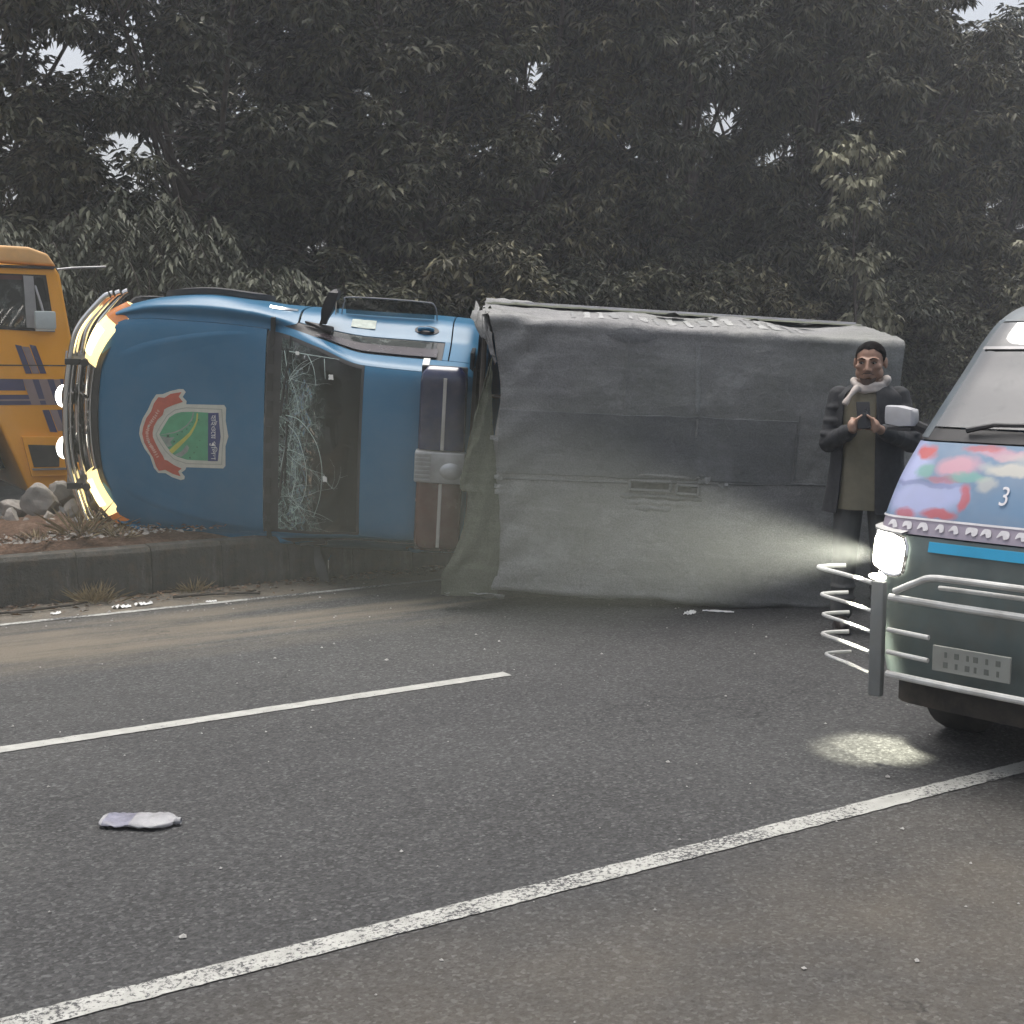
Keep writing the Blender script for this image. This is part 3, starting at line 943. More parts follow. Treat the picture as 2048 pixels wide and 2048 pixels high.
# ------------------------------------------------------------------ the overturned pickup (local: x forward, y left, z up)
def m_carpaint(name, a, dust=.25):
    g = NT(name)
    c = g.ramp(g.noise(2.5, 4), [(0.3, tuple(x * .9 for x in a)), (0.7, tuple(x * 1.1 for x in a))])
    d = g.ramp(g.noise(5, 9, 0.68), [(0.38, 0.0), (0.80, dust * .8)])
    c = g.mix(d, c, (0.13, 0.15, 0.155))
    sp = g.ramp(g.noise(170, 3, .6), [(0.62, 0.0), (0.72, .25)])
    c = g.mix(sp, c, (0.2, 0.2, 0.19))
    # long scratches
    wv = g.map((1.0, 14.0, 1.0), rot=(0, 0, .5))
    sc = g.ramp(g.noise(5, 6, .7, vec=wv), [(0.69, 0.0), (0.72, .35)])
    c = g.mix(sc, c, (0.25, 0.27, 0.27))
    r = g.mix(d, (0.32,) * 3, (0.65,) * 3)
    g.set(color=c, rough=r, spec=.32, coat=.12)
    g.b.inputs['Coat Roughness'].default_value = .15
    return g.m


M_BLUE = m_carpaint('blue_paint', (0.018, 0.135, 0.255))
M_BLACKP = mat('black_plastic', (0.022, 0.022, 0.024), .55, var=.3, dust=.25, dcol=(.12, .11, .10))
M_RUBBER = mat('rubber', (0.018, 0.018, 0.018), .8, var=.3, dust=.3, dcol=(.10, .085, .07))
M_CHROME = mat('chrome', (0.80, 0.79, 0.77), .09, 1.0, var=.05, dust=.12)
M_STEEL = mat('dull_steel', (0.32, 0.32, 0.33), .42, .8, var=.2, dust=.3)
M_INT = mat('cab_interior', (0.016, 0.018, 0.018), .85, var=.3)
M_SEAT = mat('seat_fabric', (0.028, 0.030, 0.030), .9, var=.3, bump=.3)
M_GLASS_WS = m_glass('windscreen_glass', (0.42, 0.48, 0.46), .10)
M_GLASS_SD = m_glass('side_glass', (0.25, 0.27, 0.27), .62)
M_HEAD = mat('lit_headlamp', (0.9, 0.8, 0.5), .25, var=.05, ecol=(1.0, 0.76, 0.34), estr=1.0)
M_HEADW = mat('lit_bulb', (1, .95, .8), .25, var=.02, ecol=(1.0, 0.80, 0.36), estr=3.0)
M_AMBER = mat('amber_lens', (0.55, 0.20, 0.06), .25, var=.1, coat=.5, ecol=(1.0, 0.30, 0.04), estr=.12)
M_FOG = mat('lit_fog_lamp', (1, 1, .95), .2, var=.02, ecol=(1.0, 0.98, 0.86), estr=6.0)
M_LBLUE = mat('blue_lens', (0.008, 0.015, 0.060), .18, var=.2, coat=.6, dust=.15)
M_LRED = mat('red_lens', (0.065, 0.014, 0.011), .2, var=.2, coat=.6, dust=.2)
M_WHITE = mat('white_print', (0.74, 0.74, 0.70), .55, var=.06, vs=30)
M_UNDER = mat('underbody', (0.03, 0.027, 0.024), .85, var=.4, dust=.6, dcol=(.12, .095, .07))

TRK = empty('overturned_pickup')
_a, _t = rad(6), rad(3.5)
R0 = Matrix(((-1, 0, 0), (0, math.sin(_a), -math.cos(_a)), (0, -math.cos(_a), -math.sin(_a)))).transposed()
TRK.matrix_world = Matrix.Translation((-0.2257, 10.2982, 1.3023)) @ (Matrix.Rotation(_t, 3, 'Y') @ R0).to_4x4()
tag(TRK, 'blue police pickup with a tarpaulin canopy lying on its side against the kerb', 'pickup truck')

YC = 0.20
ST = [  # x, zt, crown, wt, zb, wb, zw, ww, zs, ws
    (.03, 1.64, .05, .545, 1.12, .69, .93, .82, .38, .80),
    (.10, 1.69, .05, .575, 1.13, .715, .93, .845, .38, .83),
    (.40, 1.71, .05, .585, 1.13, .725, .93, .86, .38, .84),
    (.78, 1.655, .06, .595, 1.12, .73, .93, .86, .38, .84),
    (1.12, 1.41, .06, .672, 1.09, .765, .92, .865, .38, .845),
    (1.46, 1.15, .05, .735, 1.05, .825, .91, .875, .38, .85),
    (1.62, 1.125, .05, .745, 1.03, .85, .90, .895, .42, .87),
    (1.94, 1.10, .05, .755, 1.00, .87, .88, .93, .45, .89),
    (2.30, 1.06, .05, .755, .96, .85, .85, .89, .45, .86),
    (2.56, 1.00, .05, .73, .90, .79, .80, .82, .45, .79),
    (2.70, .95, .05, .68, .85, .72, .76, .745, .46, .72),
    (2.80, .87, .05, .58, .79, .62, .71, .64, .48, .62)]
SX = [s[0] for s in ST]
SCOL = [[s[i] for s in ST] for i in range(1, 10)]


def SURF(x, k, off=0.0):
    """body surface: station x, girth parameter k (0 crown ... 11 sill; negative = right side)"""
    zt, c, wt, zb, wb, zw, ww, zs, ws = [crom(SX, q, x) for q in SCOL]
    K = [(0, zt), (.35 * wt, zt - .1 * c), (.75 * wt, zt - .5 * c), (wt - .03, zt - c), (wt + .02, zt - c - .045),
         ((wt + wb) / 2, (zt - c + zb) / 2 - .01), (wb - .01, zb + .04), (wb + .02, zb - .03), (ww, zw + .03), (ww, zw - .15), (ws + .02, zs + .1), (ws, zs)]
    def P(i):
        if i < 0: return (-K[-i][0], K[-i][1])
        if i > 11: return (2 * K[11][0] - K[22 - i][0], 2 * K[11][1] - K[22 - i][1])
        return K[i]
    sg = -1 if k < 0 else 1
    kk = abs(k); i = min(int(kk), 10); t = kk - i
    w = ((1 - t) ** 3 / 6, (3 * t ** 3 - 6 * t * t + 4) / 6, (-3 * t ** 3 + 3 * t * t + 3 * t + 1) / 6, t ** 3 / 6)
    y = sum(w[j] * P(i - 1 + j)[0] for j in range(4)); z = sum(w[j] * P(i - 1 + j)[1] for j in range(4))
    if off:
        d = (-t * t / 2 + t - .5, 1.5 * t * t - 2 * t, -1.5 * t * t + t + .5, t * t / 2)
        dy = sum(d[j] * P(i - 1 + j)[0] for j in range(4)); dz = sum(d[j] * P(i - 1 + j)[1] for j in range(4))
        L = math.hypot(dy, dz) or 1
        y -= dz / L * off; z += dy / L * off
        # slope along x
    return Vector((x, YC + sg * y, z))


def panel(name, x0, x1, k0, k1, m, nx=14, nk=14, off=0.0, solid=.014, parent=None, smooth=True, mirror=False):
    """x0, x1: numbers or functions of q in 0..1 (along k); k0, k1: numbers or functions of p (along x)"""
    f = lambda v, t: v(t) if callable(v) else v
    def gridpts(o_):
        P = []
        for i in range(nx + 1):
            p = i / nx; row = []
            for j in range(nk + 1):
                q = j / nk
                k = f(k0, p) + (f(k1, p) - f(k0, p)) * q
                x = f(x0, q) + (f(x1, q) - f(x0, q)) * p
                row.append(SURF(x, -k if mirror else k, o_))
            P.append(row)
        return P
    b = MB(); A = gridpts(off); b.grid(A)
    if solid:
        B_ = gridpts(off - solid); b.grid([r_[::-1] for r_ in B_])
        n = len(A); w = len(A[0])
        for e in ((lambda P: P[0]), (lambda P: P[-1]), (lambda P: [r_[0] for r_ in P]), (lambda P: [r_[-1] for r_ in P])):
            b.grid([e(A), e(B_)])
    return b.build(name, m, parent or TRK, smooth=smooth, merge=True, sharp=40)


# bonnet with its front edge swept back at the corners
hood_front = lambda q: 2.785 - .235 * abs(2 * q - 1) ** 4.2
panel('bonnet', 1.515, hood_front, -3.55, 3.55, M_BLUE, 26, 36)
# raised crease lines on the bonnet
for sg in (-1, 1):
    b = MB(); P = []
    for i in range(25):
        x = 1.62 + .98 * i / 24
        k = 2.95 - 1.25 * (i / 24) ** 1.2
        h = .007 * math.sin(min(1, i / 4, (24 - i) / 4) * math.pi / 2)
        P.append([SURF(x, sg * (k + dk), hh - .001) for dk, hh in ((-.55, 0), (-.07, h * .75), (.06, h), (.16, h * .2), (.22, 0))])
    b.grid(P); b.build('bonnet_crease', M_BLUE, TRK, smooth=True, sharp=60)


def arch(x, c=1.98, r=.36):
    d = abs(x - c)
    return 11 if d > r else 11 - (2.25 * math.sqrt(1 - (d / r) ** 2))


for mir in (True, False):
    panel('front_wing', lambda q: 1.30 + .17 * max(0, 1 - q * 3), lambda q: 2.52 + .12 * math.sin(q * 3.14), 3.60, lambda p: arch(1.30 + 1.25 * p), M_BLUE, 44, 22, mirror=mir)
    # wheel-arch moulding: a dark lip
    b = MB(); P = []
    for i in range(25):
        th = math.pi * i / 24
        x = 1.98 - .40 * math.cos(th)
        k = 11 - 2.5 * math.sin(th)
        x2 = 1.98 - .34 * math.cos(th); k2 = 11 - 2.1 * math.sin(th)
        sg = -1 if mir else 1
        P.append([SURF(x, sg * k, .004), SURF(x, sg * k, .045), SURF(x2, sg * k2, .05), SURF(x2, sg * k2, -.04)])
    b.grid(P); b.build('arch_moulding', M_BLACKP, TRK, smooth=True)
    panel('windscreen_pillar', .045, 1.50, 3.42, 4.62, M_BLUE, 40, 6, mirror=mir)
    panel('door', .225, 1.285, lambda p: 6.42, 11, M_BLUE, 16, 16, mirror=mir)
    panel('door_glass_frame', .265, lambda q: 1.40 - .10 * q, 4.68, 6.36, M_BLACKP, 24, 6, off=-.004, mirror=mir)
    panel('door_glass', .315, lambda q: 1.02 + .13 * q, 5.35, 6.22, M_GLASS_SD, 20, 4, off=.002, solid=.004, mirror=mir)
    panel('rain_visor', .30, lambda q: 1.16 - .06 * q, 4.72, 5.40, mat('smoked_visor', (.045, .035, .04), .25, var=.2), 20, 4, off=.012, solid=.004, mirror=mir)
    panel('rear_cab_pillar', .035, .215, 4.66, 11, M_BLUE, 6, 26, mirror=mir)
    panel('door_glass_corner', lambda q: .225, lambda q: .262, 4.66, 6.40, M_BLUE, 3, 6, mirror=mir)
panel('roof_panel', .045, .765, -3.38, 3.38, M_BLUE, 16, 24)
# black surround built as four strips round the glass
for x0, x1, k0, k1 in ((.770, .784, -3.38, 3.38), (1.40, 1.508, -3.40, 3.40)):
    panel('windscreen_seal', x0, x1, k0, k1, M_BLACKP, 4, 24, off=-.001, solid=.01)
for mir in (True, False):
    panel('windscreen_seal', .784, 1.40, 3.10, 3.40, M_BLACKP, 20, 3, off=-.001, solid=.01, mirror=mir)

# windscreen with its crazing
g = NT('cracked_glass')
tr = g.n('ShaderNodeBsdfTransparent'); tr.inputs['Color'].default_value = (.13, .17, .165, 1)
gl = g.n('ShaderNodeBsdfGlossy'); gl.inputs['Roughness'].default_value = .03
fr = g.n('ShaderNodeFresnel'); fr.inputs['IOR'].default_value = 1.22
mx = g.n('ShaderNodeMixShader'); g.l(fr.outputs[0], mx.inputs[0]); g.l(tr.outputs[0], mx.inputs[1]); g.l(gl.outputs[0], mx.inputs[2])
df = g.n('ShaderNodeBsdfDiffuse'); df.inputs['Color'].default_value = (.40, .52, .47, 1)
sx = g.n('ShaderNodeSeparateXYZ'); g.l(g.tc.outputs['Object'], sx.inputs[0])
# the crushed zone: near the cowl, from the middle to the lower side
def mr(v, a, b_):
    q = g.n('ShaderNodeMapRange'); q.inputs[1].default_value = a; q.inputs[2].default_value = b_; g.l(v, q.inputs[0]); return q.outputs[0]
wob = g.math('MULTIPLY', g.math('SUBTRACT', g.noise(4, 4), .5), .35)
xx = g.math('ADD', sx.outputs[0], wob)
zone = g.math('MULTIPLY', mr(xx, 1.05, 1.27), g.math('ADD', .25, g.math('MULTIPLY', mr(g.math('ADD', sx.outputs[1], wob), -.35, .12), .75)))
vv = g.n('ShaderNodeVectorMath', operation='ADD')
nz = g.n('ShaderNodeTexNoise'); nz.inputs['Scale'].default_value = 5; nz.inputs['Detail'].default_value = 4
g.l(g.tc.outputs['Object'], nz.inputs['Vector'])
s2 = g.n('ShaderNodeVectorMath', operation='SCALE'); s2.inputs[3].default_value = .25; g.l(nz.outputs['Color'], s2.inputs[0])
g.l(s2.outputs[0], vv.inputs[0]); g.l(g.tc.outputs['Object'], vv.inputs[1])
c1 = g.ramp(g.voro(9, 'DISTANCE_TO_EDGE', vec=vv.outputs[0]), [(0.0, 1.0), (.035, 0.0)])
c2 = g.ramp(g.voro(30, 'DISTANCE_TO_EDGE', vec=vv.outputs[0]), [(0.0, .9), (.06, 0.0)])
haze_ = g.ramp(g.noise(7, 8, .7), [(.42, 0.03), (.66, .42)])
bp = g.n('ShaderNodeBump'); bp.inputs['Distance'].default_value = .03
g.l(g.voro(13, 'F1', vec=vv.outputs[0]), bp.inputs['Height']); g.l(g.math('MULTIPLY', zone, .9), bp.inputs['Strength'])
g.l(bp.outputs[0], gl.inputs['Normal']); g.l(bp.outputs[0], fr.inputs['Normal'])
craze = g.math('MULTIPLY', zone, g.math('ADD', g.math('MAXIMUM', g.math('MULTIPLY', c1, .85), g.math('MULTIPLY', c2, .5)), haze_))
dustf = g.ramp(g.noise(6, 8, .68), [(.5, .006), (.75, .06)])
fac = g.math('MINIMUM', g.math('MAXIMUM', craze, dustf), .85)
m2 = g.n('ShaderNodeMixShader'); g.l(fac, m2.inputs[0]); g.l(mx.outputs[0], m2.inputs[1]); g.l(df.outputs[0], m2.inputs[2])
g.l(m2.outputs[0], g.out.inputs['Surface'])
M_CRACK = g.m
ws = panel('windscreen', .786, 1.398, -3.08, 3.08, M_CRACK, 20, 24, off=.0, solid=.005)
tag(ws, 'cracked windscreen, crazed white along its lower side')
# the long cracks themselves: thin pale ribbons on the glass
M_CRK = mat('crack_edge', (.55, .66, .62), .3, var=.2, vs=40)
rc = random.Random(4)


def ws_pt(x, y, off=.004):
    k = (y - YC) / .62 * 3.1 / (crom(SX, SCOL[2], x) / .62) * 1.0
    lo, hi = -3.3, 3.3
    for _ in range(18):
        m = (lo + hi) / 2
        if SURF(x, m).y < y: lo = m
        else: hi = m
    return SURF(x, (lo + hi) / 2, off)


b = MB()


def crack(pts, w):
    pts = [(min(1.392, max(.81, p[0])), min(YC + .60, max(YC - .60, p[1]))) for p in pts]
    n = len(pts); P = []
    for i, (x, y) in enumerate(pts):
        x2, y2 = pts[min(i + 1, n - 1)]; x1, y1 = pts[max(i - 1, 0)]
        dx, dy = x2 - x1, y2 - y1; L = math.hypot(dx, dy) or 1
        ww_ = w * (1 - .7 * i / (n - 1)) / 2
        P.append([ws_pt(x - dy / L * ww_, y + dx / L * ww_), ws_pt(x + dy / L * ww_, y - dx / L * ww_)])
    b.grid(P)


def rcrack(x, y, ang, L, w, br=2):
    pts = [(x, y)]; n = max(4, int(L / .035))
    for i in range(n):
        ang += rc.gauss(0, .16)
        x += math.cos(ang) * L / n; y += math.sin(ang) * L / n
        pts.append((x, y))
        if br and rc.random() < .22: rcrack(x, y, ang + rc.choice((-1, 1)) * rc.uniform(.4, .9), L * .4, w * .6, br - 1)
    crack(pts, w)


for cx, cy, nn in ((1.30, .62, 9), (1.33, .28, 6), (1.34, -.20, 6)):
    for i in range(nn):
        rcrack(cx + rc.uniform(-.02, .02), cy + rc.uniform(-.03, .03), rc.uniform(1.7, 4.6) if i % 4 else rc.uniform(0, 6.28), rc.uniform(.12, .42), rc.uniform(.0018, .004))
for arc in ([(1.36, .02), (1.22, .06), (1.10, .17), (1.05, .34), (1.06, .56), (1.12, .70)], [(1.36, .10), (1.24, .20), (1.17, .40), (1.19, .60), (1.28, .74)], [(1.37, -.40), (1.34, -.25), (1.27, -.12), (1.24, .03)],
            [(1.34, -.46), (1.2, -.44), (1.05, -.47), (.95, -.43)], [(1.20, -.40), (1.14, -.30), (1.12, -.20)], [(1.06, -.36), (1.04, -.26)]):
    crack([tuple(p) for p in smooth_open([Vector((p[0] + rc.gauss(0, .006), p[1] + rc.gauss(0, .01), 0)).to_2d() for p in arc], 7)], .006)
b.build('crack', M_CRK, TRK)
# pasted slips on the glass
for (x, y, w, h, r_) in ((1.00, -.28, .035, .025, .4), (1.27, -.40, .03, .018, .1), (1.02, .42, .03, .03, .8)):
    b = MB(); P = [[ws_pt(x + (i - 2) * w / 4 + .006 * rc.random(), y + (j - 2) * h / 3 + .006 * rc.random(), .006) for j in range(5)] for i in range(5)]
    b.grid(P); b.build('windscreen_sticker', M_WHITE, TRK)

# cowl and wipers
for i in range(9):
    b = MB(); y0 = YC - .62 + i * .155
    b.add([SURF(1.475 + dx, (y0 + dy - YC) / .735 * 3.3, .004 + dz) for dx, dy, dz in ((-.02, -.05, 0), (.02, -.05, 0), (.02, .05, 0), (-.02, .05, 0), (-.02, -.05, .006), (.02, -.05, .006), (.02, .05, .006), (-.02, .05, .006))],
          [(0, 1, 5, 4), (1, 2, 6, 5), (2, 3, 7, 6), (3, 0, 4, 7), (4, 5, 6, 7)])
    b.build('cowl_louvre', M_RUBBER, TRK)
for y0, y1 in ((YC - .15, YC - .62), (YC + .45, YC - .03)):
    b = MB()
    b.tube([ws_pt(1.39, y0, .02), ws_pt(1.36, (y0 + y1) / 2, .025), ws_pt(1.34, y1 + .1, .018)], [.012, .009, .006], 6)
    b.tube([ws_pt(1.335, y1 - .08, .010), ws_pt(1.345, y1 + .38, .010)], .007, 6)
    b.build('wiper', M_BLACKP, TRK, smooth=True)

# inside of the cab: floor, firewall, back wall, seats, wheel, dash, mirror
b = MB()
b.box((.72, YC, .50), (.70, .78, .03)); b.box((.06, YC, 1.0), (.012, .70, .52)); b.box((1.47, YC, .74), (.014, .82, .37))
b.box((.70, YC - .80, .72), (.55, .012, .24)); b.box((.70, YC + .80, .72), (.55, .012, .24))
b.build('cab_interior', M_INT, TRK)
b = MB(); P = []
for i in range(9):
    th = i / 8 * math.pi / 2
    P.append([(1.40 - .22 * math.sin(th), YC - .70 + 1.40 * j / 12, .86 + .20 * math.cos(th) + .02 * math.sin(j * 1.1)) for j in range(13)])
P.append([(1.2, YC - .70 + 1.40 * j / 12, .62) for j in range(13)])
b.grid(P); b.build('dashboard', mat('dash_plastic', (.06, .06, .058), .6, var=.3, dust=.4), TRK, smooth=True)
for yy in (YC - .36, YC + .36):
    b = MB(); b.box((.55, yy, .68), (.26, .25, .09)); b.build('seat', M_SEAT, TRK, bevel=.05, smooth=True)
    b = MB(); b.box((.27, yy, 1.02), (.075, .25, .32), Matrix.Rotation(rad(-12), 3, 'Y')); b.build('seat_back', M_SEAT, TRK, bevel=.05, smooth=True)
    b = MB(); b.box((.19, yy, 1.42), (.045, .13, .075), Matrix.Rotation(rad(-12), 3, 'Y')); b.build('headrest', M_SEAT, TRK, bevel=.03, smooth=True)
Mw = Matrix.Translation((1.02, YC - .36, 1.03)) @ Matrix.Rotation(rad(-62), 4, 'Y')
b = MB()
b.tube([Mw @ Vector((.19 * math.cos(i / 24 * 6.2832), .19 * math.sin(i / 24 * 6.2832), 0)) for i in range(25)], .016, 8, cap=False)
for an in (0, 2.1, 4.2): b.tube([Mw @ Vector((0, 0, -.02)), Mw @ Vector((.185 * math.cos(an), .185 * math.sin(an), 0))], .014, 6)
b.ellipsoid(Mw @ Vector((0, 0, -.01)), (.06, .06, .03), Mw.to_3x3())
b.tube([Mw @ Vector((0, 0, -.02)), (1.24, YC - .36, .90)], .035, 8)
b.build('steering_wheel', M_BLACKP, TRK, smooth=True)
b = MB(); b.box((.95, YC - .05, 1.44), (.036, .115, .014), Matrix.Rotation(rad(34), 3, 'X')); b.build('interior_mirror', M_CHROME, TRK, bevel=.012, smooth=True)
b = MB(); b.tube([(.91, YC - .02, 1.475), (.83, YC - .02, 1.58)], .009, 6); b.build('mirror_stem', M_BLACKP, TRK)
for yy in (YC - .28, YC + .28):
    b = MB(); b.box((.80, yy, 1.545), (.10, .20, .010), Matrix.Rotation(rad(28), 3, 'Y')); b.build('sun_visor', M_SEAT, TRK, bevel=.008)
b = MB(); b.box((1.22, YC + .42, 1.075), (.05, .09, .004), Matrix.Rotation(rad(10), 3, 'Y')); b.build('paper_slip', M_WHITE, TRK)

# door furniture on both sides: handle, mirror, sticker
for sg in (-1, 1):
    b = MB(); P = []
    for i in range(21):
        th = 2 * math.pi * i / 20
        P.append([SURF(.40 + .085 * math.cos(th), sg * (7.35 + .30 * math.sin(th)), h) for h in (-.004, .004)])
    P2 = [SURF(.40, sg * 7.35, -.002)]
    b.grid(P); k = len(b.v); b.add([P[i][1] for i in range(20)], [tuple(range(20))])
    b.build('handle_recess', M_BLACKP, TRK, smooth=True)
    b = MB(); b.tube([SURF(.35 + .11 * i / 8, sg * 7.30, .012 + .014 * math.sin(i / 8 * math.pi)) for i in range(9)], .014, 8); b.build('door_handle', M_BLUE, TRK, smooth=True)
    # mirror: black arm plate, housing standing out sideways
    b = MB()
    base = SURF(1.13, sg * 6.35, .0)
    b.add([SURF(1.25, sg * 6.35, .004), SURF(1.04, sg * 6.42, .004), SURF(1.05, sg * 5.6, .006), SURF(1.25, sg * 6.35, .03), SURF(1.04, sg * 6.42, .03), SURF(1.05, sg * 5.6, .03)],
          [(0, 1, 2), (3, 5, 4), (0, 3, 4, 1), (1, 4, 5, 2), (2, 5, 3, 0)])
    b.build('mirror_plate', M_BLACKP, TRK, bevel=.006)
    o1 = base + Vector((-.01, sg * .03, .0)); o2 = base + Vector((-.10, sg * .275, .05))
    b = MB()
    d = (o2 - o1)
    for (t0, hx, hz) in ((0, .022, .03), (.12, .022, .04), (.35, .040, .075), (.45, .045, .085), (.75, .045, .09), (.93, .040, .085), (1.0, .022, .05)):
        pass
    P = []
    for (t0, hx, hz) in ((0, .024, .03), (.14, .024, .04), (.32, .034, .075), (.45, .040, .095), (.75, .040, .10), (.93, .034, .09), (1.0, .016, .05)):
        c_ = o1 + d * t0
        P.append([c_ + Vector((hx * max(-1, min(1, 1.35 * math.cos(q))), 0, hz * max(-1, min(1, 1.35 * math.sin(q))))) for q in [2 * math.pi * j / 16 for j in range(16)]])
    b.grid(P, closed_v=True); b.f.append(tuple(6 * 16 + j for j in range(16))); b.f.append(tuple(reversed(range(16))))
    mh = b.build('door_mirror', M_BLACKP, TRK, smooth=True, sharp=50)
    b = MB(); c_ = o1 + d * .66; b.box(c_ + Vector((-.041, 0, 0)), (.004, .085, .075)); b.build('mirror_glass', M_CHROME, mh, bevel=.003)
# thin wire guard with a smoked sheet, standing out from the right door
b = MB()
gp = [SURF(1.02, -8.3, .0), SURF(1.0, -8.3, .09), SURF(.95, -8.3, .125), SURF(.45, -8.3, .125), SURF(.36, -8.3, .10), SURF(.34, -8.3, .0)]
b.tube(smooth_open(gp, 5), .005, 6)
b.build('side_guard_wire', M_STEEL, TRK, smooth=True)
g2 = MB(); P = []
for i in range(13):
    x = .99 - .63 * i / 12
    e = min(1, i / 1.5, (12 - i) / 1.5)
    P.append([SURF(x, -8.3, .005), SURF(x, -8.3, .005 + .115 * (.6 + .4 * e))])
g2.grid(P); g2.build('side_guard_sheet', m_glass('smoked_acrylic', (.55, .56, .55), .0), TRK, solid=.003)
b = MB(); b.grid([[SURF(.76 + .17 * i / 6, -(7.15 + .62 * j / 4), .003 + .004 * rc.random()) for j in range(5)] for i in range(7)]); b.build('door_sticker', mat('pale_sticker', (.50, .56, .50), .6, var=.15, vs=20), TRK)
b = MB(); b.grid([[SURF(.34 + .045 * i / 3, -(4.05 + .62 * j / 4), .005) for j in range(5)] for i in range(4)]); b.build('pillar_sticker', M_WHITE, TRK)
# fender repeater lamp
b = MB(); P = []
for i in range(9):
    x = 1.32 + .20 * i / 8; w = .20 * math.sin(max(.05, i / 8) * math.pi * .55)
    P.append([SURF(x, -(7.9 + w * q), .004 + .012 * (1 - abs(q))) for q in (-1, -.5, 0, .5, 1)])
b.grid(P); b.build('side_repeater', M_CHROME, TRK, smooth=True)

# front end: grille, slats, headlamps, bumper, bull bar
b = MB(); P = []
for i in range(13):
    y = -.44 + .88 * i / 12; x = 2.79 - .05 * abs(y / .44) ** 2
    P.append([(x - .03, YC + y, .925), (x + .012, YC + y, .905), (x + .03, YC + y, .80), (x + .03, YC + y, .64), (x - .08, YC + y, .60)])
b.grid(P); b.build('grille', M_BLACKP, TRK, smooth=True, solid=.02)
for i in range(5):
    b = MB(); z = .66 + i * .055
    b.tube([(2.835 - .05 * abs(y / .44) ** 2 - (.012 if i == 4 else 0), YC + y, z) for y in np.linspace(-.41, .41, 13)], .011, 6)
    b.build('grille_slat', M_CHROME if i in (4, 2) else M_BLACKP, TRK, smooth=True)
b = MB(); b.lathe([(0, .02), (.045, .018), (.058, .0), (.05, -.012)], Matrix.Translation((2.84, YC, .80)) @ Matrix.Rotation(rad(90), 4, 'Y'), 22); b.build('grille_roundel', M_CHROME, TRK, smooth=True)
for sg in (-1, 1):
    top = [(2.765, .37, .925), (2.73, .46, .945), (2.66, .58, .945), (2.57, .69, .93), (2.46, .785, .90)]
    bot = [(2.86, .40, .70), (2.845, .50, .69), (2.79, .64, .68), (2.69, .75, .69), (2.54, .82, .74)]
    T, B_ = smooth_open(top, 5), smooth_open(bot, 5)
    b = MB(); P = []
    for t_, b_ in zip(T, B_):
        row = []
        for j in range(9):
            q = j / 8; v = t_.lerp(b_, q)
            out = Vector((.75, .5, .35)) * (.075 * math.sin(q * math.pi) ** .8)
            v = v + out
            row.append((v.x, YC + sg * v.y, v.z))
        P.append(row)
    b.grid(P); hl = b.build('headlamp', M_HEAD, TRK, smooth=True, solid=.004)
    b = MB(); b.grid([[Vector(p) + Vector((-.035, -sg * .02, -.022)) + (Vector((.0, 0, .02)) if j == 0 else Vector((0, 0, -.02)) if j == 8 else Vector((0, 0, 0))) for j, p in enumerate(r_)] for r_ in P]); b.build('headlamp_housing', M_BLACKP, hl, smooth=True)
    tag(hl, 'lit yellow headlamp lens')
    b = MB(); P = []
    for t_, b_ in zip(T[3:12], B_[3:12]):
        row = []
        for j in range(7):
            q = .18 + .42 * j / 6; v = t_.lerp(b_, q) + Vector((.75, .5, .35)) * (.075 * math.sin(q * math.pi) ** .8 + .006)
            row.append((v.x, YC + sg * v.y, v.z))
        P.append(row)
    b.grid(P); b.build('headlamp_bulb', M_HEADW, hl, smooth=True)
    b = MB(); P = []
    for t_, b_ in zip(T[14:], B_[14:]):
        row = []
        for j in range(7):
            q = j / 6; v = t_.lerp(b_, q) + Vector((.75, .5, .35)) * (.075 * math.sin(q * math.pi) ** .8 + .005)
            row.append((v.x, YC + sg * v.y, v.z))
        P.append(row)
    b.grid(P); b.build('turn_signal', M_AMBER, hl, smooth=True)
b = MB(); P = []
for i in range(25):
    y = -.86 + 1.72 * i / 24; x = 2.90 - .34 * abs(y / .86) ** 3
    P.append([(x - .10, YC + y, .67), (x - .01, YC + y, .655), (x + .02, YC + y, .60), (x + .02, YC + y, .44), (x - .03, YC + y, .38), (x - .14, YC + y, .37)])
b.grid(P); b.build('bumper', M_BLACKP, TRK, smooth=True, solid=.012)


def bar_path(xo, z, yo=0):
    p = [(2.685 + xo * .6, -.690 - yo), (2.74 + xo * .7, -.655 - yo), (2.90 + xo, -.47), (2.965 + xo, -.30), (3.01 + xo, .0), (3.02 + xo, .25), (3.01 + xo, .50), (2.965 + xo, .71), (2.88 + xo, .96), (2.76 + xo * .7, 1.075 + yo), (2.70 + xo * .6, 1.11 + yo)]
    return smooth_open([(x, y, z) for x, y in p], 5)


for xo, z, r_ in ((-.045, .47, .026), (-.02, .61, .026), (-.005, .75, .026), (-.02, .88, .024)):
    b = MB(); b.tube(bar_path(xo, z), r_, 12); b.build('bull_bar_tube', M_CHROME, TRK, smooth=True)
for yy in (-.20, .71):
    b = MB(); b.tube([(2.60, yy, 1.0 - .42), (2.86, yy, .40), (2.99, yy, .50), (2.93, yy, .72), (2.84, yy, .93)], [.02, .034, .034, .034, .03], 8)
    b.box((2.975, yy, .68), (.085, .022, .24), Matrix.Rotation(rad(-18), 3, 'Y'))
    b.build('bull_bar_upright', M_BLACKP, TRK, bevel=.004)
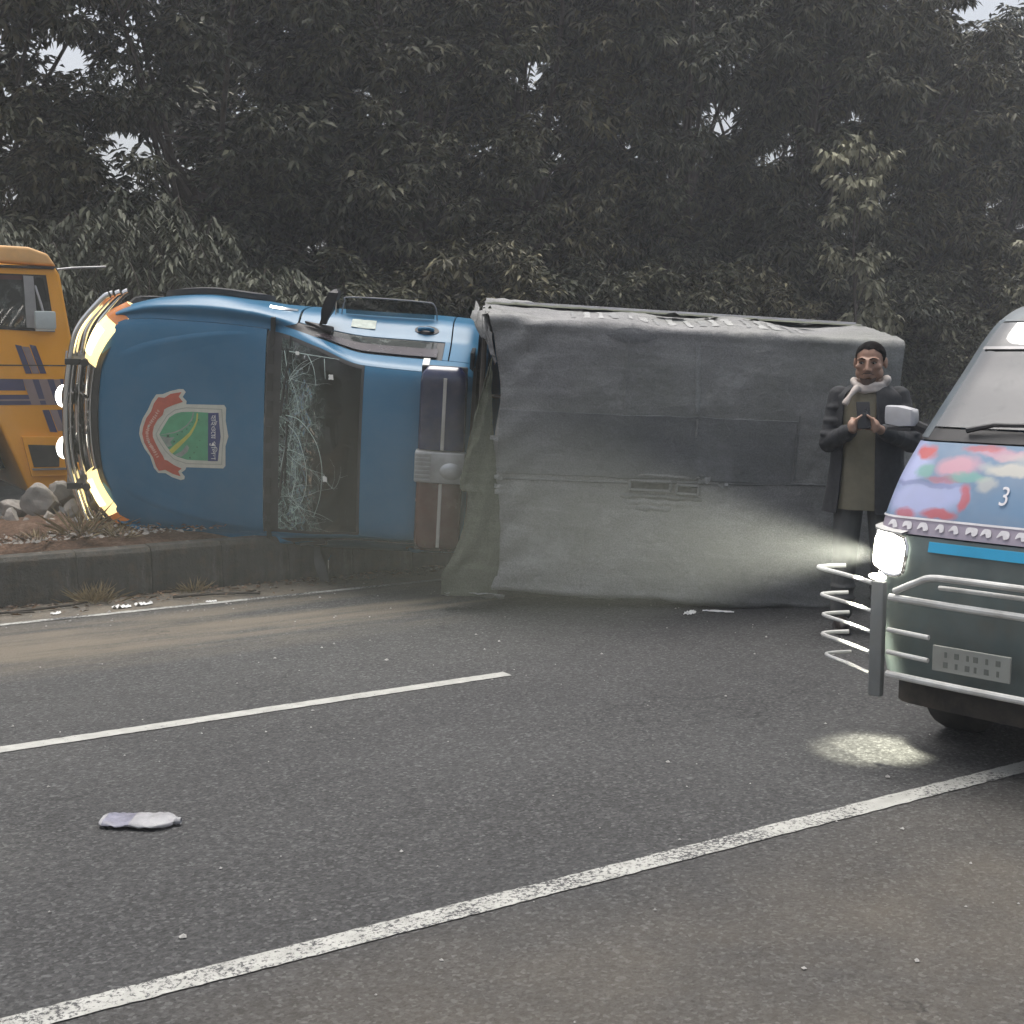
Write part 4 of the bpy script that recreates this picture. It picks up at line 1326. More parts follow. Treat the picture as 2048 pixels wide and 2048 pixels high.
# joining struts with a bright clamp
b = MB(); b.tube([(2.97, .07, .60), (2.83, .07, .885)], .010, 8); b.build('bull_bar_strut', M_CHROME, TRK, smooth=True)
b = MB(); b.tube([(2.93, .62 - .3, .60), (2.85, .62 - .3, .88)], .008, 8); b.build('bull_bar_strut', M_STEEL, TRK, smooth=True)
for yy in (.085, .47):
    Mf = Matrix.Translation((3.05, yy, .70)) @ Matrix.Rotation(rad(90), 4, 'Y')
    b = MB(); b.lathe([(.0, -.07), (.04, -.068), (.075, -.03), (.088, .0), (.088, .012), (.080, .014)], Mf, 28); fl = b.build('fog_lamp', M_BLACKP, TRK, smooth=True)
    b = MB(); b.lathe([(.086, .006), (.084, .03), (.07, .055), (.04, .072), (.0, .078)], Mf, 28); b.build('fog_lamp_lens', M_FOG, fl, smooth=True)

# ------------------------------------------------------------------ emblem on the bonnet
def EP(cx, cy):
    return (2.47327 - 4.0458e-4 * cx - 1.53e-6 * cy, -.1207 - 2.504e-5 * cx + 4.1047e-4 * cy)


def hood_z(x, y):
    k = (y - YC)
    lo, hi = -3.6, 3.6
    for _ in range(16):
        m = (lo + hi) / 2
        if SURF(x, m).y < y: lo = m
        else: hi = m
    return SURF(x, (lo + hi) / 2).z


def decal(name, crop_pts, m, lift, parent, smooth_n=0):
    pts = [EP(*p) for p in crop_pts]
    if smooth_n: pts = [tuple(p) for p in smooth_closed([Vector(p) for p in pts], smooth_n)]
    bm = poly_mesh(pts)
    for ax, lo, hi in ((Vector((1, 0, 0)), 1.7, 2.5), (Vector((0, 1, 0)), -.15, .72)):
        v = lo
        while v < hi:
            bmesh.ops.bisect_plane(bm, geom=bm.verts[:] + bm.edges[:] + bm.faces[:], plane_co=ax * v, plane_no=ax)
            v += .04
    for v in bm.verts: v.co.z = hood_z(v.co.x, v.co.y) + lift
    bmesh.ops.recalc_face_normals(bm, faces=bm.faces)
    if sum(f.normal.z for f in bm.faces) < 0: bmesh.ops.reverse_faces(bm, faces=bm.faces)
    me = bpy.data.meshes.new(name); bm.to_mesh(me); bm.free()
    return link(name, me, m, parent)


M_EB = mat('emblem_border', (.56, .55, .47), .5, var=.08, vs=20)
M_ER = mat('emblem_red', (.46, .095, .055), .5, var=.1, vs=20)
M_EG = mat('emblem_green', (.085, .33, .17), .5, var=.14, vs=12)
M_EN = mat('emblem_navy', (.03, .04, .15), .5, var=.1, vs=20)
M_EY = mat('emblem_yellow', (.52, .50, .09), .5, var=.12, vs=20)
M_EK = mat('emblem_dark', (.03, .09, .05), .5, var=.2)
M_EGR = mat('emblem_grey', (.26, .30, .26), .5, var=.2, vs=20)
M_EL = mat('emblem_line', (.33, .34, .28), .5, var=.1)
M_EP = mat('emblem_pink', (.62, .36, .29), .5, var=.15, vs=30)
EMB = decal('bonnet_emblem', [(930, 165), (975, 215), (920, 300), (990, 370), (985, 425), (1660, 430), (1695, 480), (1690, 700), (1740, 980), (1690, 1150), (1690, 1500), (1650, 1545),
                            (985, 1535), (965, 1580), (895, 1630), (955, 1700), (945, 1750), (880, 1770), (720, 1720), (600, 1650), (470, 1650), (390, 1560), (320, 1350), (220, 1220), (160, 1100), (120, 960),
                            (140, 830), (190, 690), (290, 530), (360, 380), (440, 265), (560, 255), (700, 200), (850, 165)], M_EB, .002, TRK)
decal('ribbon', [(900, 215), (850, 295), (925, 385), (760, 440), (640, 490), (590, 520), (560, 620), (470, 700), (400, 820), (375, 930), (380, 1010), (430, 1120), (500, 1250), (560, 1340), (590, 1410),
                 (640, 1420), (760, 1500), (900, 1560), (835, 1610), (880, 1700), (740, 1660), (600, 1590), (480, 1610), (430, 1530), (380, 1380), (280, 1220), (215, 1110), (180, 960), (200, 840),
                 (260, 680), (350, 560), (400, 420), (480, 310), (590, 320), (700, 250)], M_ER, .004, EMB)
sh_o = [(985, 480), (1625, 500), (1640, 700), (1665, 980), (1640, 1200), (1630, 1480), (985, 1475), (760, 1400), (600, 1250), (470, 1060), (430, 960), (500, 830), (640, 620), (780, 520)]
sh_i = [(985, 492), (1612, 512), (1627, 700), (1652, 980), (1627, 1200), (1617, 1468), (987, 1462), (767, 1390), (612, 1243), (484, 1055), (446, 960), (512, 836), (650, 632), (786, 533)]
decal('shield_outline', sh_o, M_EL, .0035, EMB)
decal('shield_inset', sh_i, M_EB, .0045, EMB)
decal('shield_field', [(1385, 565), (1380, 1410), (1000, 1400), (830, 1350), (740, 1300), (640, 1180), (560, 1060), (500, 960), (560, 850), (680, 660), (790, 590), (900, 560), (1100, 552)], M_EG, .0055, EMB)
decal('shield_band', [(1380, 570), (1565, 565), (1580, 760), (1605, 980), (1580, 1180), (1555, 1415), (1378, 1415)], M_EN, .0056, EMB)
decal('road_motif', [(1200, 580), (1195, 700), (1150, 820), (1080, 950), (950, 1090), (830, 1210), (730, 1300), (670, 1240), (790, 1130), (930, 1020), (1040, 920), (1120, 800), (1165, 700), (1175, 580)], M_EY, .0066, EMB)
decal('track_motif', [(1110, 560), (1130, 560), (1100, 690), (1010, 800), (900, 880), (780, 930), (520, 975), (520, 965), (770, 910), (890, 860), (995, 785), (1080, 680)], M_EGR, .0066, EMB)
decal('hill_motif', [(520, 985), (700, 1010), (780, 1000), (700, 1090), (740, 1150), (650, 1180), (580, 1080)], M_EGR, .0065, EMB)
decal('river_motif', [(1000, 1130), (1040, 1180), (1010, 1260), (900, 1350), (830, 1340), (780, 1310), (900, 1250), (960, 1180)], M_EGR, .0065, EMB)
for (x, y, r_) in ((660, 985, 40), (830, 955, 22), (915, 905, 20), (1000, 855, 18), (1055, 795, 16), (1095, 735, 14), (1110, 680, 12), (770, 1080, 26), (1210, 690, 18), (1235, 1055, 13), (1185, 1170, 16), (1130, 1270, 18), (1055, 1360, 24)):
    st_ = [(x + r_ * (1 if q % 2 else .45) * math.cos(q * .785), y + r_ * (1 if q % 2 else .45) * math.sin(q * .785)) for q in range(8)]
    decal('tree_motif', st_, M_EK, .0075, EMB)
# ribbon lettering: too worn to read in the photograph, kept as the same row of pale strokes
rl = random.Random(9)
ribc = smooth_open([Vector(p) for p in [(500, 500), (420, 640), (330, 770), (275, 900), (275, 1020), (330, 1150), (400, 1260), (480, 1400)]], 8)
for i in range(3, len(ribc) - 3, 2):
    p = ribc[i]; q = ribc[i + 1] - ribc[i - 1]; q.normalize(); nn = Vector((-q.y, q.x))
    if i in (19, 37):
        decal('ribbon_star', [(p.x + 32 * (1 if k % 2 else .4) * math.cos(k * .628), p.y + 32 * (1 if k % 2 else .4) * math.sin(k * .628)) for k in range(10)], M_EB, .006, EMB); continue
    hgt = rl.uniform(28, 40); wd = rl.uniform(16, 28)
    a_ = p - nn * hgt; b_ = p + nn * hgt * rl.uniform(.4, 1)
    decal('ribbon_letter', [tuple(a_ - q * wd * .4), tuple(b_ - q * wd * rl.uniform(.2, .8)), tuple(b_ + q * wd * .3), tuple(p + q * wd), tuple(a_ + q * wd * .6)], M_EP, .006, EMB)
# the words on the navy band
fc = bpy.data.curves.new('band_text', 'FONT')
fc.body = 'হাইও\u09c7\u09df প\u09c1\u09bfলশ'.replace('প\u09c1\u09bfল', 'প\u09c1\u09bfল')
fc.size = .1
fo = bpy.data.objects.new('band_text', fc); COL.objects.link(fo)
bpy.context.view_layer.update()
me = bpy.data.meshes.new_from_object(fo)
bpy.data.objects.remove(fo)
xs = [v.co.x for v in me.vertices]; ys = [v.co.y for v in me.vertices]
x0, x1, y0, y1 = min(xs), max(xs), min(ys), max(ys)
for v in me.vertices:   # text runs along +y (down the photo), its tops towards the windscreen
    cy = 600 + (v.co.x - x0) / (x1 - x0) * 790
    cx = 1405 + (v.co.y - y0) / (y1 - y0) * 140
    X, Y = EP(cx, cy)
    v.co = (X, Y, hood_z(X, Y) + .0070)
me.name = 'band_lettering'
link('band_lettering', me, M_WHITE, EMB)
# ------------------------------------------------------------------ light bar on the cab roof
b = MB(); b.box((.225, .19, 1.735), (.15, .62, .022)); b.build('light_bar_base', M_BLACKP, TRK, bevel=.008)


def lens(name, y0, y1, m, hw=.155, z0=1.755, h=.065, round0=0.0, round1=0.0):
    b = MB(); P = []
    n = 14
    for i in range(n + 1):
        y = y0 + (y1 - y0) * i / n
        e0 = min(1, (y - y0) / round0) if round0 else 1
        e1 = min(1, (y1 - y) / round1) if round1 else 1
        s_ = math.sqrt(max(0.05, 1 - (1 - min(e0, e1)) ** 2))
        row = []
        for j in range(15):
            th = math.pi * j / 14
            cx = math.cos(th); sz = math.sin(th)
            row.append((.225 + hw * (abs(cx) ** .55) * (1 if cx > 0 else -1) * (.6 + .4 * s_), y, z0 + h * (sz ** .6) * s_))
        P.append(row)
    b.grid(P); b.f.append(tuple(range(15))); b.f.append(tuple(n * 15 + j for j in reversed(range(15))))
    return b.build(name, m, TRK, smooth=True, sharp=60)


lb = lens('light_bar_lens', -.43, .115, M_LBLUE, round0=.10); tag(lb, 'dark blue lens of the light bar')
lr_ = lens('light_bar_lens', .335, .81, M_LRED, round1=.08); tag(lr_, 'dark red lens of the light bar')
for y0, y1 in ((-.36, .112), (.338, .77)):
    b = MB(); b.box((.215, (y0 + y1) / 2, 1.822), (.011, (y1 - y0) / 2, .006)); b.build('light_bar_trim', mat('trim_plastic', (.45, .44, .41), .5, var=.15, dust=.3), TRK, bevel=.002)
M_SILV = mat('speaker_metal', (.40, .41, .42), .38, .7, var=.25, dust=.5, dcol=(.25, .24, .22))
b = MB(); b.box((.225, .225, 1.80), (.165, .104, .055)); spk = b.build('siren_speaker', M_SILV, TRK, bevel=.014, smooth=True)
for i in range(7):
    b = MB(); b.box((.335, .225 - .085 + .0283 * i, 1.857), (.05, .0075, .006)); b.build('speaker_slat', M_SILV, spk, bevel=.002)
b = MB(); b.lathe([(.0, .016), (.03, .014), (.055, .008), (.066, .002), (.070, -.002)], Matrix.Translation((.150, .245, 1.853)) @ Matrix.Diagonal((1.1, .85, 1, 1)), 22); b.build('speaker_highlight', M_SILV, spk, smooth=True)  # shallow disc standing in for the curved highlight on the speaker

# ------------------------------------------------------------------ load bed, canopy frame and tarpaulin
BY0, BY1, BZ = -.80, .975, 2.12
M_CANV = m_canvas('tarpaulin', (.205, .204, .203), (.295, .293, .290), .6)
M_CANV2 = m_canvas('tarpaulin_patch', (.155, .157, .160), (.215, .216, .219), .5)
M_CANV3 = m_canvas('tarpaulin_flap', (.078, .086, .064), (.130, .138, .105), .7)
M_SEAM = m_canvas('tarpaulin_seam', (.22, .225, .225), (.30, .30, .30), .3)
b = MB()
b.box((-1.31, .09, .60), (1.31, .88, .025))
for y in (BY0 + .03, BY1 - .03): b.box((-1.31, y, .84), (1.31, .022, .24))
b.box((-.02, .09, .84), (.022, .86, .24))
b.build('load_bed', m_carpaint('blue_paint_bed', (.018, .12, .23), .4), TRK, bevel=.006)
b = MB(); b.box((-2.625, .09, .84), (.022, .86, .24)); b.build('tailgate', M_BLUE, TRK, bevel=.006)
for y in (BY0 - .005, BY1 + .005):
    for z in (1.09, .92):
        b = MB(); b.tube([(.0, y, z), (-2.62, y, z)], .018, 6); b.build('bed_rail', M_STEEL, TRK, smooth=True)
for x in (-.03, -.92, -1.76, -2.58):
    b = MB(); b.tube([(x, BY0 + .035, .85), (x, BY0 + .035, 2.02), (x, BY0 + .09, 2.085), (x, BY1 - .09, 2.085), (x, BY1 - .035, 2.02), (x, BY1 - .035, .85)], .017, 7)
    b.build('canopy_bow', M_UNDER, TRK, smooth=True)
for y in (-.3, .09, .5):
    b = MB(); b.tube([(-.03, y, 2.075), (-2.58, y, 2.075)], .013, 6); b.build('canopy_rail', M_UNDER, TRK, smooth=True)


def girth(u):
    """cover cross-section: u 0..1 on the left side (lower to upper), 1..2 across the roof, 2..3 down the right side"""
    r = .055
    if u < 1:
        z = .74 + (BZ - r - .74) * u
        return (BY1 + .01, z)
    if u > 2:
        z = BZ - r - (BZ - r - .80) * (u - 2)
        return (BY0 - .012, z)
    t = u - 1
    if t < .05:
        a = t / .05 * math.pi / 2; return (BY1 + .01 - r + r * math.cos(a), BZ - r + r * math.sin(a))
    if t > .95:
        a = (t - .95) / .05 * math.pi / 2; return (BY0 - .012 + r - r * math.sin(a), BZ - r + r * math.cos(a))
    return (BY1 + .01 - r - (BY1 + .022 - BY0 - 2 * r) * (t - .05) / .9, BZ)


BOWS = (-.03, -.92, -1.76, -2.58)


def cover_pt(x, u, off=0.0):
    y, z = girth(u)
    # slack between the bows, wrinkles running from the corners
    d = min(abs(x - q) for q in BOWS)
    slack = .020 * min(1, d / .3) * (1 if 1.05 < u < 1.95 else .6)
    w = noise.noise(Vector((x * 2.1, u * 2.6, 0))) * .022 + noise.noise(Vector((x * 4 + u * 9, u * 6 - x * 3, 4))) * .009 + noise.noise(Vector((x * 13, u * 14, 7))) * .005 + noise.noise(Vector((x * 30 + u * 14, u * 26 - x * 12, 9))) * .0035
    fx = max(0, 1 - abs(x) / .55)   # pulled creases near the front hem
    w += fx * .017 * math.sin(u * 46 + x * 16 + 3 * noise.noise(Vector((x * 3, u * 3, 1))))
    dd = w - slack + off
    if u < 1.0: return (x, y + dd, z)
    if u > 2.0: return (x, y - dd, z)
    c = (u - 1)
    if c < .05:
        a = c / .05 * math.pi / 2; return (x, y + dd * math.cos(a), z + dd * math.sin(a))
    if c > .95:
        a = (c - .95) / .05 * math.pi / 2; return (x, y - dd * math.sin(a), z + dd * math.cos(a))
    return (x, y, z + dd)


us = list(np.linspace(0, 1, 22)) + list(np.linspace(1.008, 1.05, 5)) + list(np.linspace(1.06, 1.94, 74)) + list(np.linspace(1.95, 2.0, 6)) + list(np.linspace(2.04, 3, 24))


def front_x(u):   # ragged front hem; the tarpaulin's front edge slants back towards the middle
    t = min(max(u - 1, 0), 1)
    return -.035 - .11 * math.sin(min(1, max(0, (1 - t) / .62)) * math.pi) * (1 if 1 < u < 2 else 0) + .012 * noise.noise(Vector((u * 9, 0, 0))) if u < 2 else .0 + .01 * noise.noise(Vector((u * 9, 0, 0)))


b = MB(); P = []
for i in range(121):
    p = i / 120
    P.append([cover_pt(front_x(u) * (1 - p) + -2.63 * p, u) for u in us])
b.grid(P)
o = b.build('tarpaulin', M_CANV, TRK, smooth=True, sharp=70)
# back curtain with the rounded upper corner
b = MB(); P = []
for i in range(13):
    q = i / 12
    row = []
    for u in us:
        x, y, z = cover_pt(-2.63, u)
        k = 1 - q * .98
        row.append((-2.63 - .05 * math.sin(min(1, q * 2.2) * math.pi / 2) + .015 * noise.noise(Vector((u * 6, q * 5, 2))), .09 + (y - .09) * k, 1.3 + (z - 1.3) * k))
    P.append(row)
b.grid(P); b.build('back_curtain', M_CANV, TRK, smooth=True)


def roof_u(y):
    r = .055
    return 1.05 + (BY1 + .01 - r - y) / (BY1 + .022 - BY0 - 2 * r) * .9


def strip(name, pts, w, m, off=.006, n=None, jag=.0):
    """sewn strip following points (x, y) on the cover's roof"""
    q = [Vector(p) for p in pts]
    L = sum((q[i + 1] - q[i]).length for i in range(len(q) - 1))
    dens = []
    for i in range(len(q) - 1):
        k = max(2, int((q[i + 1] - q[i]).length / .03))
        dens += [q[i].lerp(q[i + 1], j / k) for j in range(k)]
    dens.append(q[-1])
    P = []; n_ = len(dens)
    for i, p in enumerate(dens):
        t = (dens[min(i + 1, n_ - 1)] - dens[max(i - 1, 0)]).normalized(); s_ = Vector((-t.y, t.x))
        row = []
        for e, o_ in ((-.55, -.004), (-.5, off), (0, off + .003), (.5, off), (.55, -.004)):
            c = p + s_ * (w * e + rs_.uniform(-jag, jag))
            row.append(cover_pt(c.x, roof_u(c.y), o_))
        P.append(row)
    b = MB(); b.grid(P)
    return b.build(name, m, TRK, smooth=True)


rs_ = random.Random(2)
# darker band sewn along the middle of the roof
b = MB(); P = []
for i in range(65):
    x = -.15 - 1.87 * i / 64
    P.append([cover_pt(x + .006 * noise.noise(Vector((y * 6, 0, 3))), roof_u(y + .004 * noise.noise(Vector((x * 8, 0, 5))) - .035 * i / 64 * 1.2), -.003 if e else .006) for y, e in
              [(-.225, 1)] + [(-.22 + .40 * j / 16, 0) for j in range(17)] + [(.185, 1)]])
b.grid(P); b.build('sewn_patch', M_CANV2, TRK, smooth=True)
strip('seam', [(-.92, -.735), (-.925, -.28)], .022, M_CANV, .004)
strip('seam', [(-1.355, -.70), (-1.39, -.27)], .030, M_SEAM, .006, jag=.004)
strip('seam', [(-1.39, -.24), (-1.40, -.12)], .012, M_CANV, .012, jag=.004)
strip('seam', [(-.74, .50), (-.73, .92)], .018, M_CANV, .004)
strip('seam', [(-.16, .215), (-.8, .20), (-2.3, .13)], .014, M_CANV2, .004, jag=.002)
strip('seam', [(-.3, -.76), (-.31, -.60)], .016, M_CANV, .005)
strip('seam', [(-2.03, -.3), (-2.04, .12)], .010, M_CANV2, .004)
# dark pleat where the corner cord pulls the cloth
b = MB(); P = []
for i in range(13):
    x = -.77 - .34 * i / 12; e = math.sin(i / 12 * math.pi)
    P.append([cover_pt(x, roof_u(-.735 + v * .05 * e), .004 + .008 * e * (1 - abs(v))) for v in (-1, -.5, 0, .5, 1)])
b.grid(P); b.build('corner_pleat', M_CANV2, TRK, smooth=True)
# ventilation flap torn open in the middle of the roof
for (x0, x1, y0, y1) in ((-1.00, -1.26, .175, .235), (-1.30, -1.44, .19, .245)):
    b = MB()
    for a_, c_ in (((x0, y0), (x1, y0)), ((x1, y0), (x1, y1)), ((x1, y1), (x0, y1)), ((x0, y1), (x0, y0))):
        b.tube([cover_pt(a_[0], roof_u(a_[1]), .012), cover_pt((a_[0] + c_[0]) / 2, roof_u((a_[1] + c_[1]) / 2), .016), cover_pt(c_[0], roof_u(c_[1]), .012)], .011, 6)
    vf = b.build('vent_frame', M_CANV2, TRK, smooth=True)
    b = MB(); b.grid([[cover_pt(x0 + (x1 - x0) * i / 6, roof_u(y0 + (y1 - y0) * j / 4), .006) for j in range(5)] for i in range(7)]); b.build('vent_mesh', mat('vent_net', (.075, .076, .074), .9, var=.3, vs=30), vf)
for k, (y, h, x0, x1) in enumerate(((.275, .013, -.94, -1.47), (.315, .007, -.99, -1.42), (.355, .007, -1.05, -1.28), (.14, .009, -.98, -1.46))):
    b = MB(); P = []
    for i in range(25):
        x = x0 + (x1 - x0) * i / 24; e = math.sin(i / 24 * math.pi) ** .5
        yy = y + .010 * noise.noise(Vector((i * .22, k, 0)))
        P.append([cover_pt(x, roof_u(yy + v * .022), (-.004 if abs(v) == 1 else h * e * (1.2 if v == 0 else .7))) for v in (-1, -.5, 0, .5, 1)])
    b.grid(P); b.build('vent_fold', M_CANV if k % 2 else M_CANV2, TRK, smooth=True)
for (x, y, w) in ((-1.47, .145, .035), (-1.585, .165, .03), (-1.44, .13, .02)):
    b = MB(); b.grid([[cover_pt(x + (i - 2) * w * .5 + rs_.uniform(-.006, .006), roof_u(y + (j - 1.5) * w * .4 + rs_.uniform(-.006, .006)), .012 + .02 * rs_.random()) for j in range(4)] for i in range(5)])
    b.build('torn_shred', M_SEAM, TRK, smooth=True)

M_LETT = m_canvas('worn_letter_paint', (.26, .26, .26), (.46, .46, .45), .3)
# peeling painted letters on the upper side wall, too worn to read
for i in range(17):
    x = -.58 - i * .093 - rs_.uniform(-.012, .012)
    w = rs_.uniform(.014, .034); z0 = rs_.uniform(1.78, 1.88); z1 = rs_.uniform(1.45, 1.55)
    def sp(x_, z_): 
        u = 2 + (BZ - .055 - z_) / (BZ - .055 - .80)
        return cover_pt(x_, u, .004)
    b = MB(); nj = 7; P = []
    for j in range(nj):
        z = z0 + (z1 - z0) * j / (nj - 1)
        P.append([sp(x - w * rs_.uniform(.5, 1.1), z), sp(x, z + .01), sp(x + w * rs_.uniform(.4, 1.1), z)])
    b.grid(P); b.build('painted_letter', M_LETT if i % 3 else M_SEAM, TRK, smooth=True)
# ragged bits along the side rail
for (x, s_) in ((-.62, .05), (-1.23, .09), (-1.30, .05), (-1.52, .05), (-1.78, .07), (-2.15, .05)):
    b = MB(); P = []
    for i in range(5):
        P.append([(x + (i - 2) * s_ * .4, BY0 - .015 - (s_ * .45 * (1 - abs(i - 1.2) / 3) * j / 3 if i not in (0, 4) else .006 * j), 1.34 + .05 * j + .02 * rs_.random()) for j in range(4)])
    b.grid(P); b.build('torn_shred', M_SEAM, TRK, smooth=True)
b = MB()
for i in range(40): pass
b.grid([[(-.0 - 2.6 * i / 50, BY0 - .016 - .012 * abs(noise.noise(Vector((i * .35, j, 0)))), 1.02 + .22 * j / 4) for j in range(5)] for i in range(51)])
b.build('side_hem', M_CANV3, TRK, smooth=True)

# gathered cloth at the front upper corner
b = MB(); P = []
top = [(.055, -.80), (.03, -.80), (-.02, -.80), (-.07, -.79)]
for i in range(26):
    v = i / 25
    x = .045 - .105 * v + .012 * math.sin(i * 2.1)
    lo = -.48 - .18 * (1 - v) ** 1.5 - .07 * math.sin(v * 3.1)
    row = []
    for j in range(15):
        t = j / 14
        y = BY0 - .02 + (lo - BY0) * t
        row.append((x - .05 * t * t, y, 2.09 + .035 * math.sin(i * 1.25 + t * 2.5) + .03 * t - (.10 * (1 - t) ** 3)))
    P.append(row)
b.grid(P); b.build('corner_flap', M_CANV, TRK, smooth=True, solid=.003)
b = MB(); P = []
for i in range(19):
    v = i / 18
    P.append([(.10 - .16 * v, BY0 - .03 + .05 * math.sin(i * 1.4) * .3 + .02 * j - .012 * math.sin(v * 9), 1.95 - .16 * j) for j in range(6)])
b.grid(P); b.build('corner_flap', M_CANV3, TRK, smooth=True, solid=.003)

# the big torn flap hanging over the gap behind the cab
right = smooth_open([Vector(p) for p in [(-.085, -.55, 2.13), (-.095, -.30, 2.13), (-.13, .02, 2.125), (-.17, .30, 2.12), (-.20, .62, 2.12), (-.20, .985, 2.10)]], 7)
left = smooth_open([Vector(p) for p in [(-.075, -.53, 2.15), (-.01, -.25, 2.17), (.045, .06, 2.18), (.075, .285, 2.18), (.02, .305, 2.19), (.035, .52, 2.19), (.10, .73, 2.19), (.155, .84, 2.20), (.155, .985, 2.19)]], 5)
nl = 46
def resamp(c, n):
    d = [0]
    for i in range(1, len(c)): d.append(d[-1] + (c[i] - c[i - 1]).length)
    out = []
    for k in range(n):
        t = d[-1] * k / (n - 1); i = max(j for j in range(len(d)) if d[j] <= t + 1e-9); i = min(i, len(c) - 2)
        f = (t - d[i]) / max(1e-9, d[i + 1] - d[i]); out.append(c[i].lerp(c[i + 1], f))
    return out
RL, LL = resamp(right, nl), resamp(left, nl)
b = MB(); P = []
for i in range(nl):
    row = []
    for j in range(23):
        q = j / 22
        v = LL[i].lerp(RL[i], q)
        amp = .016 * math.sin(q * math.pi) ** .5
        z = v.z + amp * math.sin(q * 8 + i * .36 + 2.5 * noise.noise(Vector((i * .12, q * 2, 0)))) + .010 * noise.noise(Vector((i * .5, q * 8, 2))) + .02 * math.sin(q * math.pi)
        row.append((v.x + .008 * noise.noise(Vector((i * .45, q * 3, 5))), v.y, z))
    P.append(row)
b.grid(P); tag(b.build('torn_flap', M_CANV3, TRK, smooth=True, solid=.003), 'crumpled greenish flap of tarpaulin torn loose at the front edge')
for (x, y) in ((-.165, .20), (-.17, .255), (-.175, .29), (-.125, -.05)):
    b = MB(); b.grid([[(x + (i - 1.5) * .018, y + (j - 1) * .014 + rs_.uniform(-.004, .004), 2.155 + .008 * rs_.random()) for j in range(3)] for i in range(4)]); b.build('torn_shred', M_SEAM, TRK)
# loose cloth at the front bottom corner, on the road
b = MB(); P = []
for i in range(15):
    v = i / 14
    P.append([(.15 - .40 * v, .965 + .05 * t + .02 * noise.noise(Vector((v * 6, t * 5, 0))), 2.18 - .10 * t + .03 * noise.noise(Vector((v * 5, t * 4, 3)))) for t in [j / 7 for j in range(8)]])
b.grid(P); b.build('torn_flap', M_SEAM, TRK, smooth=True, solid=.003)
# rear flap sticking out beyond the back
b = MB(); P = []
for i in range(11):
    v = i / 10
    P.append([(-2.68 - .16 * v - .14 * v * t, -.52 + .30 * v + t * (.75 - .3 * v), 1.95 - .22 * v + .03 * math.sin(t * 7 + v * 3)) for t in [j / 10 for j in range(11)]])
b.grid(P); b.build('rear_flap', M_CANV2, TRK, smooth=True, solid=.003)

# ------------------------------------------------------------------ chassis and wheels
b = MB()
for y in (YC - .42, YC + .42): b.box((-.05, y, .47), (2.60, .05, .07))
for x in (2.3, 1.2, .2, -.8, -2.3): b.box((x, YC, .47), (.04, .40, .05))
b.build('chassis', M_UNDER, TRK, bevel=.006)
b = MB(); b.box((2.05, YC, .72), (.38, .34, .22)); b.build('engine', M_UNDER, TRK, bevel=.03)
for x in (1.98, -1.50):
    b = MB(); b.tube([(x, YC - .72, .36), (x, YC + .72, .36)], .045, 10); b.ellipsoid((x, YC, .36), (.15, .17, .15)); b.build('axle', M_UNDER, TRK, smooth=True)
for x in (1.98, -1.50):
    for sg in (-1, 1):
        Mx = Matrix.Translation((x, YC + sg * .74, .36)) @ Matrix.Rotation(rad(90), 4, 'X')
        b = MB(); b.lathe([(.22, -.10), (.30, -.115), (.345, -.10), (.36, -.06), (.36, .06), (.345, .10), (.30, .115), (.22, .10)], Mx, 36)
        w = b.build('wheel', M_RUBBER, TRK, smooth=True)
        b = MB(); b.lathe([(.0, -.05), (.06, -.06), (.08, -.03), (.17, -.02), (.20, -.08), (.225, -.095), (.225, .095), (.20, .08), (.17, .02), (.08, .03), (.06, .06), (0, .05)], Mx, 28)
        b.build('rim', M_STEEL, w, smooth=True)
b = MB(); b.tube([(.9, YC + .2, .35), (-.5, YC + .25, .33), (-2.4, YC + .5, .36)], .035, 8); b.build('exhaust', M_UNDER, TRK, smooth=True)
b = MB(); b.tube([(-.1, YC - .05, .42), (1.4, YC, .45)], .04, 8); b.build('drive_shaft', M_STEEL, TRK, smooth=True)
# ------------------------------------------------------------------ the yellow lorry beyond the median (local: x forward, y left, z up)
M_YEL = m_carpaint('yellow_paint', (0.78, 0.34, 0.022), .10)
M_YEL2 = mat('pale_roof_paint', (0.70, 0.40, 0.15), .5, var=.1, dust=.2)
M_NAVY = mat('navy_stripe', (0.035, 0.035, 0.10), .5, var=.15)
M_PURP = mat('mauve_stripe', (0.23, 0.17, 0.17), .5, var=.15)
M_DGLASS = m_glass('lorry_glass', (.22, .24, .25), .10)
LOR = empty('yellow_lorry', SN(2.63, 12.55, 0), ROAD_A)
tag(LOR, 'yellow lorry with navy stripes on its cab passing behind the median at the left edge', 'lorry')
HW = 1.15
prof = [(-.10, .46), (-.075, .85), (-.01, 1.18), (.0, 1.70), (-.085, 2.30), (-.12, 2.36), (-1.75, 2.42), (-1.75, .95), (-1.62, 1.02), (-1.42, 1.10), (-.74, 1.14), (-.62, 1.05), (-.52, .80), (-.40, .47)]
b = MB()
n = len(prof)
b.add([(x, -HW, z) for x, z in prof] + [(x, HW, z) for x, z in prof], [tuple(range(n)), tuple(reversed(range(n, 2 * n)))] + [(i, (i + 1) % n, n + (i + 1) % n, n + i) for i in range(n)])
o = b.build('cab', M_YEL, LOR, bevel=.03, bseg=3, smooth=True, sharp=50)
b = MB(); rp = [(-.10, 2.365), (-.17, 2.47), (-.32, 2.52), (-1.72, 2.55), (-1.75, 2.425)]; n = len(rp)
b.add([(x, -HW + .03, z) for x, z in rp] + [(x, HW - .03, z) for x, z in rp], [tuple(range(n)), tuple(reversed(range(n, 2 * n)))] + [(i, (i + 1) % n, n + (i + 1) % n, n + i) for i in range(n)])
b.build('cab_roof', M_YEL2, LOR, bevel=.03, bseg=3, smooth=True, sharp=50)
